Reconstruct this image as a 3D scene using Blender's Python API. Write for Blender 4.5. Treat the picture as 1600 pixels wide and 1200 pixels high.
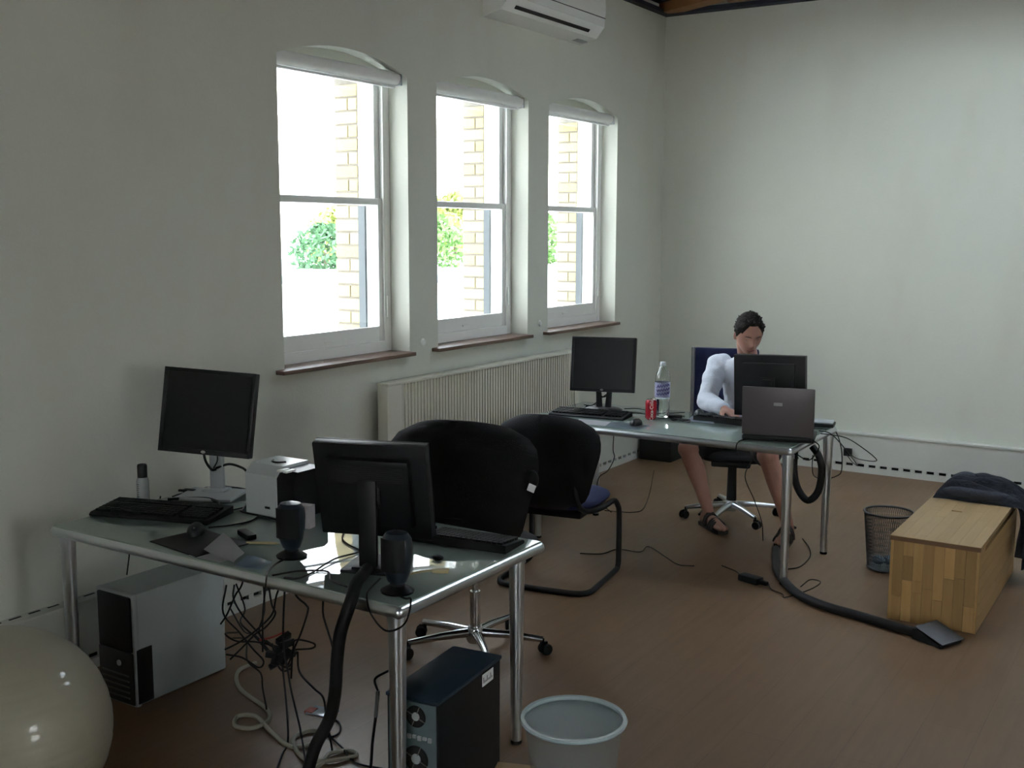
import bpy, bmesh, math, random
from mathutils import Vector, Matrix, noise
rnd = random.Random(7)
PI = math.pi
SC = bpy.context.scene
for o in list(bpy.data.objects): bpy.data.objects.remove(o)
COL = SC.collection

# ------------------------------------------------------------ camera
yaw, pitch, roll, FPX = -0.567439, 0.137993, 0.0027298, 1710.41
f = Vector((math.sin(yaw)*math.cos(pitch), math.cos(yaw)*math.cos(pitch), -math.sin(pitch)))
r = f.cross(Vector((0, 0, 1))).normalized(); u = r.cross(f)
r2 = r*math.cos(roll)+u*math.sin(roll); u2 = -r*math.sin(roll)+u*math.cos(roll)
cd = bpy.data.cameras.new('camera'); cam = bpy.data.objects.new('camera', cd); COL.objects.link(cam)
M = Matrix((r2, u2, -f)).transposed().to_4x4(); M.translation = Vector((3.8112, 0, 1.78)); cam.matrix_world = M
cd.sensor_width = 36; cd.lens = FPX/1600*36; cd.clip_start = .05; cd.clip_end = 500
SC.camera = cam

# ------------------------------------------------------------ world, light, exposure
w = bpy.data.worlds.new('world'); SC.world = w; w.use_nodes = True
nt = w.node_tree; bg = nt.nodes['Background']
geo = nt.nodes.new('ShaderNodeTexCoord'); sep = nt.nodes.new('ShaderNodeSeparateXYZ')
ramp = nt.nodes.new('ShaderNodeValToRGB')
nt.links.new(geo.outputs['Generated'], sep.inputs[0]); nt.links.new(sep.outputs['Z'], ramp.inputs[0])
ramp.color_ramp.elements[0].position = 0.0; ramp.color_ramp.elements[0].color = (1, .99, .95, 1)
ramp.color_ramp.elements[1].position = .7; ramp.color_ramp.elements[1].color = (.72, .86, 1, 1)
nt.links.new(ramp.outputs[0], bg.inputs[0]); bg.inputs[1].default_value = 8.0
SC.view_settings.view_transform = 'Standard'; SC.view_settings.look = 'None'
SC.view_settings.gamma = 1; SC.view_settings.use_curve_mapping = False
SC.view_settings.exposure = 1.05

def portal(loc, sx, sy, rot):
    l = bpy.data.lights.new('window_portal', 'AREA'); l.shape = 'RECTANGLE'; l.size = sx; l.size_y = sy
    l.cycles.is_portal = True
    o = bpy.data.objects.new('window_portal', l); COL.objects.link(o); o.location = loc; o.rotation_euler = rot
WY = (3.9, 5.17, 6.43)
for y0 in WY: portal((-.56, y0+.5, 1.86), 1.6, 1.2, (0, -PI/2, 0))
RW = (1.2, )          # windows in the right wall (out of view)
XR, YB, L, HC = 7.6, -3.2, 8.24, 3.47
for y0 in RW: portal((XR+.22, y0+.55, 1.8), 1.7, 1.3, (0, PI/2, 0))
portal((4.2, YB-.22, 1.8), 2.3, 1.7, (-PI/2, 0, 0))
SKY = (3.0, 6.5, 2.0, 1.0)      # skylight x,y,sx,sy (out of view)
portal((SKY[0], SKY[1], 3.95), SKY[2], SKY[3], (0, 0, 0))

# ------------------------------------------------------------ materials
MATS = {}
def mat(name, col, rough=.5, metal=0, bump=0, bscale=40, var=0, vscale=8, coat=0, trans=0, ior=1.45, alpha=1, sheen=0, rnd_var=0, spec=.5, sub=0):
    m = bpy.data.materials.new(name); m.use_nodes = True; n = m.node_tree.nodes; l = m.node_tree.links
    p = n['Principled BSDF']; p.inputs['Base Color'].default_value = (*col, 1); p.inputs['Roughness'].default_value = rough
    p.inputs['Metallic'].default_value = metal; p.inputs['Coat Weight'].default_value = coat
    p.inputs['Transmission Weight'].default_value = trans; p.inputs['IOR'].default_value = ior; p.inputs['Alpha'].default_value = alpha
    p.inputs['Sheen Weight'].default_value = sheen; p.inputs['Specular IOR Level'].default_value = spec
    if sub: p.inputs['Subsurface Weight'].default_value = sub; p.inputs['Subsurface Scale'].default_value = .01
    if var or bump:
        tc = n.new('ShaderNodeTexCoord')
        if var:
            nz = n.new('ShaderNodeTexNoise'); nz.inputs['Scale'].default_value = vscale; nz.inputs['Detail'].default_value = 4
            l.new(tc.outputs['Object'], nz.inputs['Vector'])
            mx = n.new('ShaderNodeMix'); mx.data_type = 'RGBA'
            mx.inputs[6].default_value = (*[c*(1-var) for c in col], 1); mx.inputs[7].default_value = (*[min(1, c*(1+var)) for c in col], 1)
            l.new(nz.outputs['Fac'], mx.inputs[0]); l.new(mx.outputs[2], p.inputs['Base Color'])
        if bump:
            nb = n.new('ShaderNodeTexNoise'); nb.inputs['Scale'].default_value = bscale; nb.inputs['Detail'].default_value = 3
            l.new(tc.outputs['Object'], nb.inputs['Vector'])
            bp = n.new('ShaderNodeBump'); bp.inputs['Strength'].default_value = bump; bp.inputs['Distance'].default_value = .01
            l.new(nb.outputs['Fac'], bp.inputs['Height']); l.new(bp.outputs[0], p.inputs['Normal'])
    if rnd_var:
        oi = n.new('ShaderNodeObjectInfo'); hs = n.new('ShaderNodeHueSaturation')
        mr = n.new('ShaderNodeMapRange'); mr.inputs[3].default_value = 1-rnd_var; mr.inputs[4].default_value = 1+rnd_var
        l.new(oi.outputs['Random'], mr.inputs[0]); l.new(mr.outputs[0], hs.inputs['Value'])
        src = p.inputs['Base Color'].links[0].from_socket if p.inputs['Base Color'].links else None
        if src: l.new(src, hs.inputs['Color'])
        else: hs.inputs['Color'].default_value = (*col, 1)
        l.new(hs.outputs[0], p.inputs['Base Color'])
    MATS[name] = m; return m

WALL = mat('wall_paint', (.65, .665, .585), .75, bump=.08, bscale=60, var=.03, vscale=1.2)
def stain(m, col, amt):
    n = m.node_tree.nodes; l = m.node_tree.links; p = n['Principled BSDF']; src = p.inputs['Base Color'].links[0].from_socket
    tc = n.new('ShaderNodeTexCoord'); mp = n.new('ShaderNodeMapping'); mp.inputs['Scale'].default_value = (2.2, 2.2, .7)
    nz = n.new('ShaderNodeTexNoise'); nz.inputs['Scale'].default_value = 1.1; nz.inputs['Detail'].default_value = 3
    mr = n.new('ShaderNodeMapRange'); mr.inputs[1].default_value = .5; mr.inputs[2].default_value = .78; mr.inputs[3].default_value = 0; mr.inputs[4].default_value = amt
    mx = n.new('ShaderNodeMix'); mx.data_type = 'RGBA'; mx.inputs[7].default_value = (*col, 1)
    l.new(tc.outputs['Object'], mp.inputs[0]); l.new(mp.outputs[0], nz.inputs['Vector']); l.new(nz.outputs['Fac'], mr.inputs[0]); l.new(mr.outputs[0], mx.inputs[0]); l.new(src, mx.inputs[6]); l.new(mx.outputs[2], p.inputs['Base Color'])
stain(WALL, (.54, .50, .41), .28)
WHITE = mat('white_gloss_paint', (.80, .81, .78), .35)
DUCT = mat('duct_paint', (.60, .61, .56), .5, var=.02)
DARKSLOT = mat('slot_dark', (.02, .02, .02), .9)
RAD = mat('radiator_enamel', (.66, .64, .54), .4)
SILLM = mat('sill_wood', (.16, .10, .075), .5, var=.2, vscale=15)
BRICKM = mat('yellow_stock_brick', (.34, .28, .15), .9, bump=.4, bscale=60, var=.15, vscale=30, rnd_var=.25)
MORTAR = mat('mortar', (.15, .135, .11), .95, bump=.3, bscale=120)
GREYP = mat('dark_grey_lining', (.05, .06, .065), .6)
GLASS = mat('window_glass', (1, 1, 1), 0, trans=1, ior=1.45)
ALU = mat('brushed_aluminium', (.66, .69, .72), .3, metal=1)
CHROME = mat('chrome', (.62, .63, .65), .14, metal=1)
SILVER = mat('silver_plastic', (.42, .45, .46), .38)
PCSIDE = mat('silver_steel_panel', (.42, .47, .47), .5, var=.04, vscale=3)
BLACK = mat('black_plastic', (.008, .009, .011), .45, spec=.35)
BLACKM = mat('matt_black_plastic', (.007, .008, .009), .6, spec=.35, bump=.1, bscale=200)
SCREEN = mat('dark_screen', (.012, .014, .016), .28, spec=.5)
FABBLK = mat('black_fabric', (.006, .006, .008), .95, bump=.3, bscale=300, sheen=.05)
FABBLU = mat('blue_fabric', (.010, .015, .058), .9, bump=.3, bscale=300)
RUBBER = mat('black_cable_rubber', (.007, .007, .008), .55, spec=.35)
CREAM = mat('cream_cable', (.33, .31, .24), .6)
REDC = mat('red_cable', (.35, .05, .03), .5)
GREYC = mat('grey_cable', (.14, .14, .13), .6)
PCTOP = mat('blue_black_steel', (.035, .060, .085), .38, metal=.4)
PCBACK = mat('galvanised_steel', (.16, .22, .23), .42, metal=.6, var=.15, vscale=20)
PAPER = mat('paper', (.62, .61, .62), .8, var=.04, vscale=20)
GLOSSP = mat('glossy_leaflet', (.45, .58, .72), .12, var=.15, vscale=14, coat=1)
BALLM = mat('ball_vinyl', (.37, .345, .26), .38, var=.04, vscale=6, coat=.3)
SKIN = mat('skin', (.37, .195, .145), .55, var=.08, vscale=18, sub=.08)
SHIRTM = mat('white_knit', (.60, .64, .72), .9, bump=.25, bscale=120)
SHORTM = mat('dark_cotton', (.022, .024, .022), .95, bump=.25, bscale=90)
BROWM = mat('brown_brow', (.075, .042, .03), .8)
HAIRM = mat('dark_hair', (.020, .017, .014), .7, bump=1, bscale=90)
EYEM = mat('eye_white', (.20, .17, .16), .3)
IRISM = mat('dark_iris', (.03, .02, .015), .2)
LIPM = mat('lips', (.28, .10, .09), .5)
LEATHER = mat('dark_leather', (.018, .013, .011), .6, bump=.2)
JACKET = mat('charcoal_wool', (.045, .050, .064), .95, bump=.6, bscale=70, var=.25, vscale=12)
REDCAN = mat('red_painted_aluminium', (.42, .012, .03), .25, metal=.3, coat=.5)
WTXT = mat('white_print', (.75, .75, .75), .5)
PURPLE = mat('purple_ink', (.05, .04, .20), .5)
LABELM = mat('lilac_label', (.42, .42, .62), .5, alpha=.75)
PET = mat('clear_pet', (.97, 1, 1), .03, trans=1, ior=1.3)
WATER = mat('water', (.95, .98, 1), 0, trans=1, ior=1.33)
FROST = mat('frosted_plastic', (.34, .43, .46), .35, alpha=.12)
MESHG = mat('grey_mesh_wire', (.10, .11, .12), .45, metal=.7)
BEAM = mat('pine_beam', (.26, .125, .045), .7, var=.25, vscale=5)
ROOF = mat('dark_roof_board', (.022, .026, .038), .9, rnd_var=.3)
YEL = mat('yellowed_connector', (.45, .38, .20), .5)
TRANSB = mat('clear_spray_bottle', (.52, .56, .56), .2, alpha=.75)

def wood(name, c1, c2, axis, rough=.45, rv=.18):
    m = mat(name, c1, rough, rnd_var=0); n = m.node_tree.nodes; l = m.node_tree.links; p = n['Principled BSDF']
    tc = n.new('ShaderNodeTexCoord'); mp = n.new('ShaderNodeMapping'); oi = n.new('ShaderNodeObjectInfo')
    s = [28, 28, 28]; s[axis] = 2.2; mp.inputs['Scale'].default_value = s
    ad = n.new('ShaderNodeVectorMath'); ad.operation = 'ADD'; ml = n.new('ShaderNodeMath'); ml.operation = 'MULTIPLY'; ml.inputs[1].default_value = 50
    l.new(oi.outputs['Random'], ml.inputs[0]); l.new(tc.outputs['Object'], mp.inputs[0]); l.new(mp.outputs[0], ad.inputs[0]); l.new(ml.outputs[0], ad.inputs[1])
    nz = n.new('ShaderNodeTexNoise'); nz.inputs['Scale'].default_value = 1.5; nz.inputs['Detail'].default_value = 5; nz.inputs['Distortion'].default_value = .6
    l.new(ad.outputs[0], nz.inputs['Vector'])
    mx = n.new('ShaderNodeMix'); mx.data_type = 'RGBA'; mx.inputs[6].default_value = (*c1, 1); mx.inputs[7].default_value = (*c2, 1)
    l.new(nz.outputs['Fac'], mx.inputs[0])
    hs = n.new('ShaderNodeHueSaturation'); mr = n.new('ShaderNodeMapRange'); mr.inputs[3].default_value = 1-rv; mr.inputs[4].default_value = 1+rv
    l.new(oi.outputs['Random'], mr.inputs[0]); l.new(mr.outputs[0], hs.inputs['Value']); l.new(mx.outputs[2], hs.inputs['Color'])
    l.new(hs.outputs[0], p.inputs['Base Color']); return m
STAVEZ = wood('beech_stave_upright', (.52, .34, .14), (.36, .20, .07), 2, rv=.30)
STAVEY = wood('beech_stave_long', (.44, .30, .15), (.36, .23, .10), 1, rv=.07)
STAVES = wood('beech_side', (.54, .36, .16), (.44, .27, .11), 1, rv=.07)

def floor_mat():
    m = mat('laminate_floor', (.2, .1, .05), .3); n = m.node_tree.nodes; l = m.node_tree.links; p = n['Principled BSDF']
    tc = n.new('ShaderNodeTexCoord'); mp = n.new('ShaderNodeMapping'); mp.inputs['Rotation'].default_value = (0, 0, PI/2)
    br = n.new('ShaderNodeTexBrick'); br.inputs['Scale'].default_value = 1; br.inputs['Brick Width'].default_value = 1.2; br.inputs['Row Height'].default_value = .19
    br.inputs['Mortar Size'].default_value = .0015; br.offset = .37
    br.inputs['Color1'].default_value = (.168, .098, .050, 1); br.inputs['Color2'].default_value = (.177, .104, .054, 1); br.inputs['Mortar'].default_value = (.135, .08, .047, 1)
    l.new(tc.outputs['Object'], mp.inputs[0]); l.new(mp.outputs[0], br.inputs['Vector'])
    m2 = n.new('ShaderNodeMapping'); m2.inputs['Scale'].default_value = (22, 1.6, 1); nz = n.new('ShaderNodeTexNoise'); nz.inputs['Scale'].default_value = 1.4; nz.inputs['Detail'].default_value = 6
    l.new(tc.outputs['Object'], m2.inputs[0]); l.new(m2.outputs[0], nz.inputs['Vector'])
    mr = n.new('ShaderNodeMapRange'); mr.inputs[3].default_value = .8; mr.inputs[4].default_value = 1.2; l.new(nz.outputs['Fac'], mr.inputs[0])
    hs = n.new('ShaderNodeHueSaturation'); l.new(br.outputs['Color'], hs.inputs['Color']); l.new(mr.outputs[0], hs.inputs['Value']); l.new(hs.outputs[0], p.inputs['Base Color'])
    n2 = n.new('ShaderNodeTexNoise'); n2.inputs['Scale'].default_value = 2.5; n2.inputs['Detail'].default_value = 5; l.new(tc.outputs['Object'], n2.inputs['Vector'])
    r2_ = n.new('ShaderNodeMapRange'); r2_.inputs[3].default_value = .34; r2_.inputs[4].default_value = .5; l.new(n2.outputs['Fac'], r2_.inputs[0]); l.new(r2_.outputs[0], p.inputs['Roughness'])
    return m
FLOORM = floor_mat()

def desk_glass():
    m = mat('frosted_green_glass', (.35, .43, .39), .035, coat=1, var=.04, vscale=3); n = m.node_tree.nodes; l = m.node_tree.links
    p = n['Principled BSDF']; p.inputs['Coat Roughness'].default_value = .02; p.inputs['IOR'].default_value = 1.52
    tr = n.new('ShaderNodeBsdfTranslucent'); tr.inputs[0].default_value = (.35, .45, .40, 1); ms = n.new('ShaderNodeMixShader'); ms.inputs[0].default_value = .25
    l.new(p.outputs[0], ms.inputs[1]); l.new(tr.outputs[0], ms.inputs[2]); l.new(ms.outputs[0], n['Material Output'].inputs[0]); return m
DESKG = desk_glass()

# ------------------------------------------------------------ geometry helpers
class MB:
    def __init__(s): s.bm = bmesh.new()
    def _x(s, vs, m):
        if m is not None: bmesh.ops.transform(s.bm, matrix=m, verts=vs)
    def box(s, lo, hi, m=None, bev=0):
        t = bmesh.new(); bmesh.ops.create_cube(t, size=1)
        c = [(a+b)/2 for a, b in zip(lo, hi)]; d = [abs(b-a) for a, b in zip(lo, hi)]
        for v in t.verts: v.co = Vector((c[0]+v.co.x*d[0], c[1]+v.co.y*d[1], c[2]+v.co.z*d[2]))
        if bev: bmesh.ops.bevel(t, geom=t.edges[:], offset=min(bev, min(d)*.45), segments=2, profile=.6, affect='EDGES')
        if m is not None: t.transform(m)
        s._merge(t); return s
    def _merge(s, t):
        me = bpy.data.meshes.new('tmp'); t.to_mesh(me); t.free(); s.bm.from_mesh(me); bpy.data.meshes.remove(me)
    def sphere(s, c, r, sc=(1, 1, 1), m=None, seg=16):
        t = bmesh.new(); bmesh.ops.create_uvsphere(t, u_segments=seg, v_segments=seg//2+2, radius=r)
        for v in t.verts: v.co = Vector((c[0]+v.co.x*sc[0], c[1]+v.co.y*sc[1], c[2]+v.co.z*sc[2]))
        if m is not None: t.transform(m)
        s._merge(t); return s
    def tube(s, pts, r, seg=8, cap=True, closed=False, m=None):
        pts = [Vector(p) for p in pts]; n = len(pts); rs = r if isinstance(r, (list, tuple)) else [r]*n
        rings = []; pn = None
        for i, p in enumerate(pts):
            a = pts[(i-1) % n] if (closed or i > 0) else p; b = pts[(i+1) % n] if (closed or i < n-1) else p
            t = (b-a); t = t.normalized() if t.length > 1e-9 else Vector((0, 0, 1))
            if pn is None: nn = t.orthogonal().normalized()
            else:
                nn = pn-t*pn.dot(t); nn = nn.normalized() if nn.length > 1e-6 else t.orthogonal().normalized()
            pn = nn; bb = t.cross(nn)
            rings.append([s.bm.verts.new((m @ q) if m is not None else q) for q in [p+(nn*math.cos(2*PI*k/seg)+bb*math.sin(2*PI*k/seg))*rs[i] for k in range(seg)]])
        for i in range(n if closed else n-1):
            A, B = rings[i], rings[(i+1) % n]
            for k in range(seg): s.bm.faces.new((A[k], A[(k+1) % seg], B[(k+1) % seg], B[k]))
        if cap and not closed:
            s.bm.faces.new(rings[0][::-1]); s.bm.faces.new(rings[-1])
        return s
    def lathe(s, prof, c=(0, 0, 0), seg=24, m=None, sx=1, sy=1):
        rings = []
        for (r, z) in prof:
            rings.append([s.bm.verts.new(v if m is None else m @ v) for v in [Vector((c[0]+r*sx*math.cos(2*PI*k/seg), c[1]+r*sy*math.sin(2*PI*k/seg), c[2]+z)) for k in range(seg)]])
        for A, B in zip(rings, rings[1:]):
            for k in range(seg): s.bm.faces.new((A[k], A[(k+1) % seg], B[(k+1) % seg], B[k]))
        if prof[0][0] > 1e-5: s.bm.faces.new(rings[0][::-1])
        if prof[-1][0] > 1e-5: s.bm.faces.new(rings[-1])
        return s
    def prism(s, poly, axis, a, b, m=None):       # polygon in the two other axes, extruded a..b along axis
        def P(q, t):
            v = [0, 0, 0]; o = [i for i in range(3) if i != axis]; v[o[0]], v[o[1]], v[axis] = q[0], q[1], t
            v = Vector(v); return v if m is None else m @ v
        A = [s.bm.verts.new(P(q, a)) for q in poly]; B = [s.bm.verts.new(P(q, b)) for q in poly]
        s.bm.faces.new(A[::-1]); s.bm.faces.new(B); n = len(poly)
        for k in range(n): s.bm.faces.new((A[k], A[(k+1) % n], B[(k+1) % n], B[k]))
        return s
    def grid(s, fn, nu, nv, closed_u=False):
        V = [[s.bm.verts.new(fn(i/(nu-(0 if closed_u else 1)), j/(nv-1))) for j in range(nv)] for i in range(nu)]
        for i in range(nu if closed_u else nu-1):
            for j in range(nv-1): s.bm.faces.new((V[i][j], V[(i+1) % nu][j], V[(i+1) % nu][j+1], V[i][j+1]))
        return s
    def build(s, name, material, parent=None, smooth=True, angle=40):
        bmesh.ops.recalc_face_normals(s.bm, faces=s.bm.faces[:])
        me = bpy.data.meshes.new(name); s.bm.to_mesh(me); s.bm.free()
        me.materials.append(material)
        if smooth:
            me.polygons.foreach_set('use_smooth', [True]*len(me.polygons)); me.set_sharp_from_angle(angle=math.radians(angle))
        o = bpy.data.objects.new(name, me); COL.objects.link(o)
        if parent: o.parent = parent
        return o
def spline(pts, n=6):
    P = [Vector(p) for p in pts]; P = [P[0]*2-P[1]]+P+[P[-1]*2-P[-2]]; out = []
    for i in range(1, len(P)-2):
        for k in range(n):
            t = k/n; a, b, c, d = P[i-1], P[i], P[i+1], P[i+2]
            out.append(.5*((2*b)+(c-a)*t+(2*a-5*b+4*c-d)*t*t+(3*b-a-3*c+d)*t**3))
    out.append(P[-2]); return out
def tag(o, label, cat, group=None, kind=None):
    if label: o['label'] = label
    if cat: o['category'] = cat
    if group: o['group'] = group
    if kind: o['kind'] = kind
    return o
def thing(name, label, cat, loc=(0, 0, 0), rz=0, group=None):
    o = bpy.data.objects.new(name, None); COL.objects.link(o); o.location = loc; o.rotation_euler = (0, 0, rz); o.empty_display_size = .1
    return tag(o, label, cat, group)
def struct(o): o['kind'] = 'structure'; return o
def R(ax, deg, at=(0, 0, 0)):
    return Matrix.Translation(at) @ Matrix.Rotation(math.radians(deg), 4, ax) @ Matrix.Translation(-Vector(at))
def copy_part(o, parent, loc=None):
    c = o.copy(); COL.objects.link(c); c.parent = parent
    if loc is not None: c.location = loc
    return c
def text(name, body, size, material, parent, mtx, ext=.0006):
    cu = bpy.data.curves.new('t', 'FONT'); cu.body = body; cu.size = size; cu.extrude = ext; cu.align_x = 'CENTER'; cu.align_y = 'CENTER'
    t = bpy.data.objects.new('t', cu); COL.objects.link(t); dg = bpy.context.evaluated_depsgraph_get()
    me = bpy.data.meshes.new_from_object(t.evaluated_get(dg)); bpy.data.objects.remove(t); me.transform(mtx); me.materials.clear(); me.materials.append(material)
    o = bpy.data.objects.new(name, me); COL.objects.link(o); o.parent = parent; return o

# ------------------------------------------------------------ room shell
struct(MB().box((-.6, YB-.3, -.2), (XR+.3, L+.3, 0)).build('floor', FLOORM, smooth=False))
# left wall: inner leaf with arched openings, outer leaf with smaller rectangular ones
b = MB(); T = .13
ys = [YB-.3]
for y0 in WY: ys += [y0, y0+1.0]
ys.append(L+.3)
for i in range(0, len(ys), 2): b.box((-T, ys[i], 0), (0, ys[i+1], 3.8))
for y0 in WY:
    b.box((-T, y0, 0), (0, y0+1, 1.09)); b.box((-T, y0, 2.64), (-.095, y0+1, 2.78)); n = 14
    def az(t): return 2.62+.085*(1-(2*t-1)**2)
    for k in range(n):
        t0, t1 = k/n, (k+1)/n
        b.prism([(y0+t0, az(t0)), (y0+t1, az(t1)), (y0+t1, 3.8), (y0+t0, 3.8)], 0, -T, 0)
struct(b.build('wall_left', WALL, angle=20))
b = MB(); ys = [YB-.3]
for y0 in WY: ys += [y0+.07, y0+.93]
ys.append(L+.3)
for i in range(0, len(ys), 2): b.box((-.47, ys[i], 0), (-.30, ys[i+1], 3.8))
for y0 in WY:
    b.box((-.47, y0+.07, 0), (-.30, y0+.93, 1.1)); b.box((-.47, y0+.07, 2.64), (-.30, y0+.93, 3.8))
    b.box((-.30, y0-.1, 2.66), (-T, y0+1.1, 2.9)); b.box((-.30, y0-.1, .9), (-T, y0+1.1, 1.09))
OUT = struct(b.build('outer_wall_leaf', MORTAR, smooth=False)); OUT.name = 'wall_outer'
# bricks of the right-hand reveal seen through each window, and of the outer face beside it
bk = {}
def brick(sx, sy, name='brick'):
    key = (sx, sy)
    if key not in bk:
        o = MB().box((-sx/2, -sy/2, -.0315), (sx/2, sy/2, .0315), bev=.004).build('brick', BRICKM, OUT, smooth=False); bk[key] = o; return o
    return copy_part(bk[key], OUT)
for y0 in WY:
    for c in range(20):
        z = 1.14+c*.075
        if c % 2:
            o = brick(.170, .1); o.location = (-.388, y0+.93+.044, z)
        else:
            o = brick(.062, .1); o.location = (-.334, y0+.93+.044, z)
            o = brick(.100, .1); o.location = (-.423, y0+.93+.044, z)
# end wall, right wall with two windows, back wall with one
struct(MB().box((-.13, L, 0), (XR+.3, L+.3, 3.8)).build('wall_end', WALL, smooth=False))
b = MB(); y = [YB-.3, RW[0], RW[0]+1.1, L]
for i in (0, 2): b.box((XR, y[i], 0), (XR+.25, y[i+1], 3.8))
for y0 in RW: b.box((XR, y0, 0), (XR+.25, y0+1.1, 1.0)); b.box((XR, y0, 2.6), (XR+.25, y0+1.1, 3.8))
struct(b.build('wall_right', WALL, smooth=False))
b = MB().box((-.13, YB-.25, 0), (3.4, YB, 3.8)).box((5.0, YB-.25, 0), (XR, YB, 3.8)).box((3.4, YB-.25, 0), (5, YB, .75)).box((3.4, YB-.25, 2.8), (5, YB, 3.8))
struct(b.build('wall_back', WALL, smooth=False))
# ceiling: dark boards above timber beams, one skylight behind the field of view
x0, x1, y0, y1 = SKY[0]-SKY[2]/2, SKY[0]+SKY[2]/2, SKY[1]-SKY[3]/2, SKY[1]+SKY[3]/2
CE = MB()
CE.box((-.6, YB-.3, 3.8), (x0, L+.3, 3.9)).box((x1, YB-.3, 3.8), (XR+.3, L+.3, 3.9)).box((x0, YB-.3, 3.8), (x1, y0, 3.9)).box((x0, y1, 3.8), (x1, L+.3, 3.9))
CE = struct(CE.build('ceiling', ROOF, smooth=False))
bd = MB().box((0, -.07, -.012), (XR, .07, .012), bev=.003).build('ceiling_board', ROOF, CE, smooth=False); bd.location = (0, L-.08, 3.56)
for k in range(1, 6): copy_part(bd, CE, (0, L-.08-k*.15, 3.56))
b = MB()
struct(MB().box((0, L-.10, HC), (XR, L, HC+.03)).build('trim_1', ROOF, smooth=False))
struct(MB().box((0, YB, HC), (.06, L-.10, HC+.03)).build('trim_2', ROOF, smooth=False))
for nm, m_ in (('hip_beam', Matrix.Translation((.08, 8.13, 3.47)) @ Matrix.Rotation(math.radians(-27), 4, 'Z')),):
    o = MB().box((-.05, -.07, .003), (1.4, .07, .085), m=m_, bev=.008).build('roof_beam', BEAM, CE)
MB().box((.62, L-.34, 3.475), (XR, L-.22, 3.55), bev=.008).build('roof_beam', BEAM, CE)
for yy in (5.6, 4.0, 2.4, .8): MB().box((0, yy, 3.60), (XR, yy+.16, 3.79), bev=.008).build('roof_beam', BEAM, CE)

# skirting duct with a row of vent slots near the floor (left wall and end wall)
def duct(name, length, m, top, pitch=.083, slot=.052):
    b = MB(); d = .06
    b.box((0, -d, .066), (length, 0, .285), m=m, bev=.003).box((0, -d-.008, .285), (length, 0, .30), m=m, bev=.003)
    b.box((0, -d, 0), (length, 0, .044), m=m)
    x = 0
    while x < length-.02:
        b.box((x, -d, .044), (min(length, x+pitch-slot), -.01, .066), m=m); x += pitch
    o = struct(b.build(name, DUCT, smooth=False))
    MB().box((0, -d+.02, .044), (length, -d+.024, .066), m=m).build('slot_backing', DARKSLOT, o, smooth=False)
    t = MB(); x = 4.0
    while top and x < length: t.box((x, -.026, .2995), (x+.05, -.016, .3012), m=m); x += .083
    if top: t.build('top_slots', DARKSLOT, o, smooth=False)
    else: t.bm.free()
    return o
duct('baseboard_end', XR, Matrix.Translation((.06, L, 0)), False)
duct('baseboard_left', L-YB, Matrix.Translation((0, L, 0)) @ Matrix.Rotation(-PI/2, 4, 'Z') @ Matrix.Scale(-1, 4, (0, 1, 0)), True)

# sash windows
def window(i, y0):
    w_ = bpy.data.objects.new('window_%d' % i, None); COL.objects.link(w_); w_['kind'] = 'structure'; w_.location = (0, y0, 0)
    A, B = -.30, -T
    f_ = MB()
    for ya, yb, yc in ((0, .045, .07), (1.0, .955, .93)):
        f_.box((-.19, min(ya, yb), 1.09), (B, max(ya, yb), 2.66), bev=.004).box((A, min(ya, yc), 1.09), (-.19, max(ya, yc), 2.66))
    f_.box((A, .045, 2.61), (B, .955, 2.66), bev=.004).box((A, .045, 1.09), (B, .955, 1.165), bev=.004)
    f_.box((-.142, .045, 1.165), (-.13, .057, 2.61)).box((-.142, .943, 1.165), (-.13, .955, 2.61))
    f_.build('window_frame', WHITE, w_)
    def sash(name, xa, xb, z0, z1, bot, top):
        s = MB().box((xa, .05, z0), (xb, .09, z1), bev=.004).box((xa, .91, z0), (xb, .95, z1), bev=.004)
        s.box((xa, .09, z0), (xb, .91, z0+bot), bev=.004).box((xa, .09, z1-top), (xb, .91, z1), bev=.004)
        so = s.build(name, WHITE, w_)
        MB().box(((xa+xb)/2-.002, .085, z0+bot-.005), ((xa+xb)/2+.002, .915, z1-top+.005)).build('pane', GLASS, so, smooth=False)
        return so
    sash('upper_sash', -.187, -.166, 1.925, 2.61, .04, .03)
    lo = sash('lower_sash', -.165, -.143, 1.165, 1.962, .085, .035)
    MB().box((-.143, .45, 1.19), (-.135, .52, 1.20), bev=.002).build('sash_lift', WHITE, lo)
    MB().box((-.298, .916, 1.17), (-.25, .931, 1.925)).build('lining_strip', GREYP, w_, smooth=False)  # dark grey strip along the lower half of the outer lining
    MB().box((-.128, .955, 1.30), (-.12, .965, 1.42)).build('cord_cleat', WHITE, w_, smooth=False)
    # brown sill
    MB().box((-T, -.06, 1.087), (.055, 1.0-.01, 1.108), bev=.004).build('sill', SILLM, w_)
    # rolled-up blind
    return w_
for i, y0 in enumerate(WY): window(i+1, y0)
bl = thing('roller_blind', 'rolled up white roller blind above the nearest, largest-looking window', 'blind', (-.05, WY[0]+.01, 2.61), 0, 'roller blinds over the sash windows')
p1 = MB().lathe([(.0001, 0), (.036, 0), (.036, .95), (.0001, .95)], seg=20, m=Matrix.Rotation(-PI/2, 4, 'X')).build('fabric_roll', WHITE, bl)
p2 = MB().box((-.012, .01, -.052), (.006, .94, -.038), bev=.003).build('hem_bar', WHITE, bl)
p3 = MB().box((-.04, .95, -.04), (.038, .963, .038), bev=.006).build('end_bracket', SILVER, bl)
for y0, lb in ((WY[1], 'rolled up white roller blind above the middle window'), (WY[2], 'rolled up white roller blind above the window closest to the corner')):
    c = bl.copy(); COL.objects.link(c); c.location = (-.05, y0+.01, 2.61); c['label'] = lb
    for p in (p1, p2, p3): copy_part(p, c)
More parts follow.
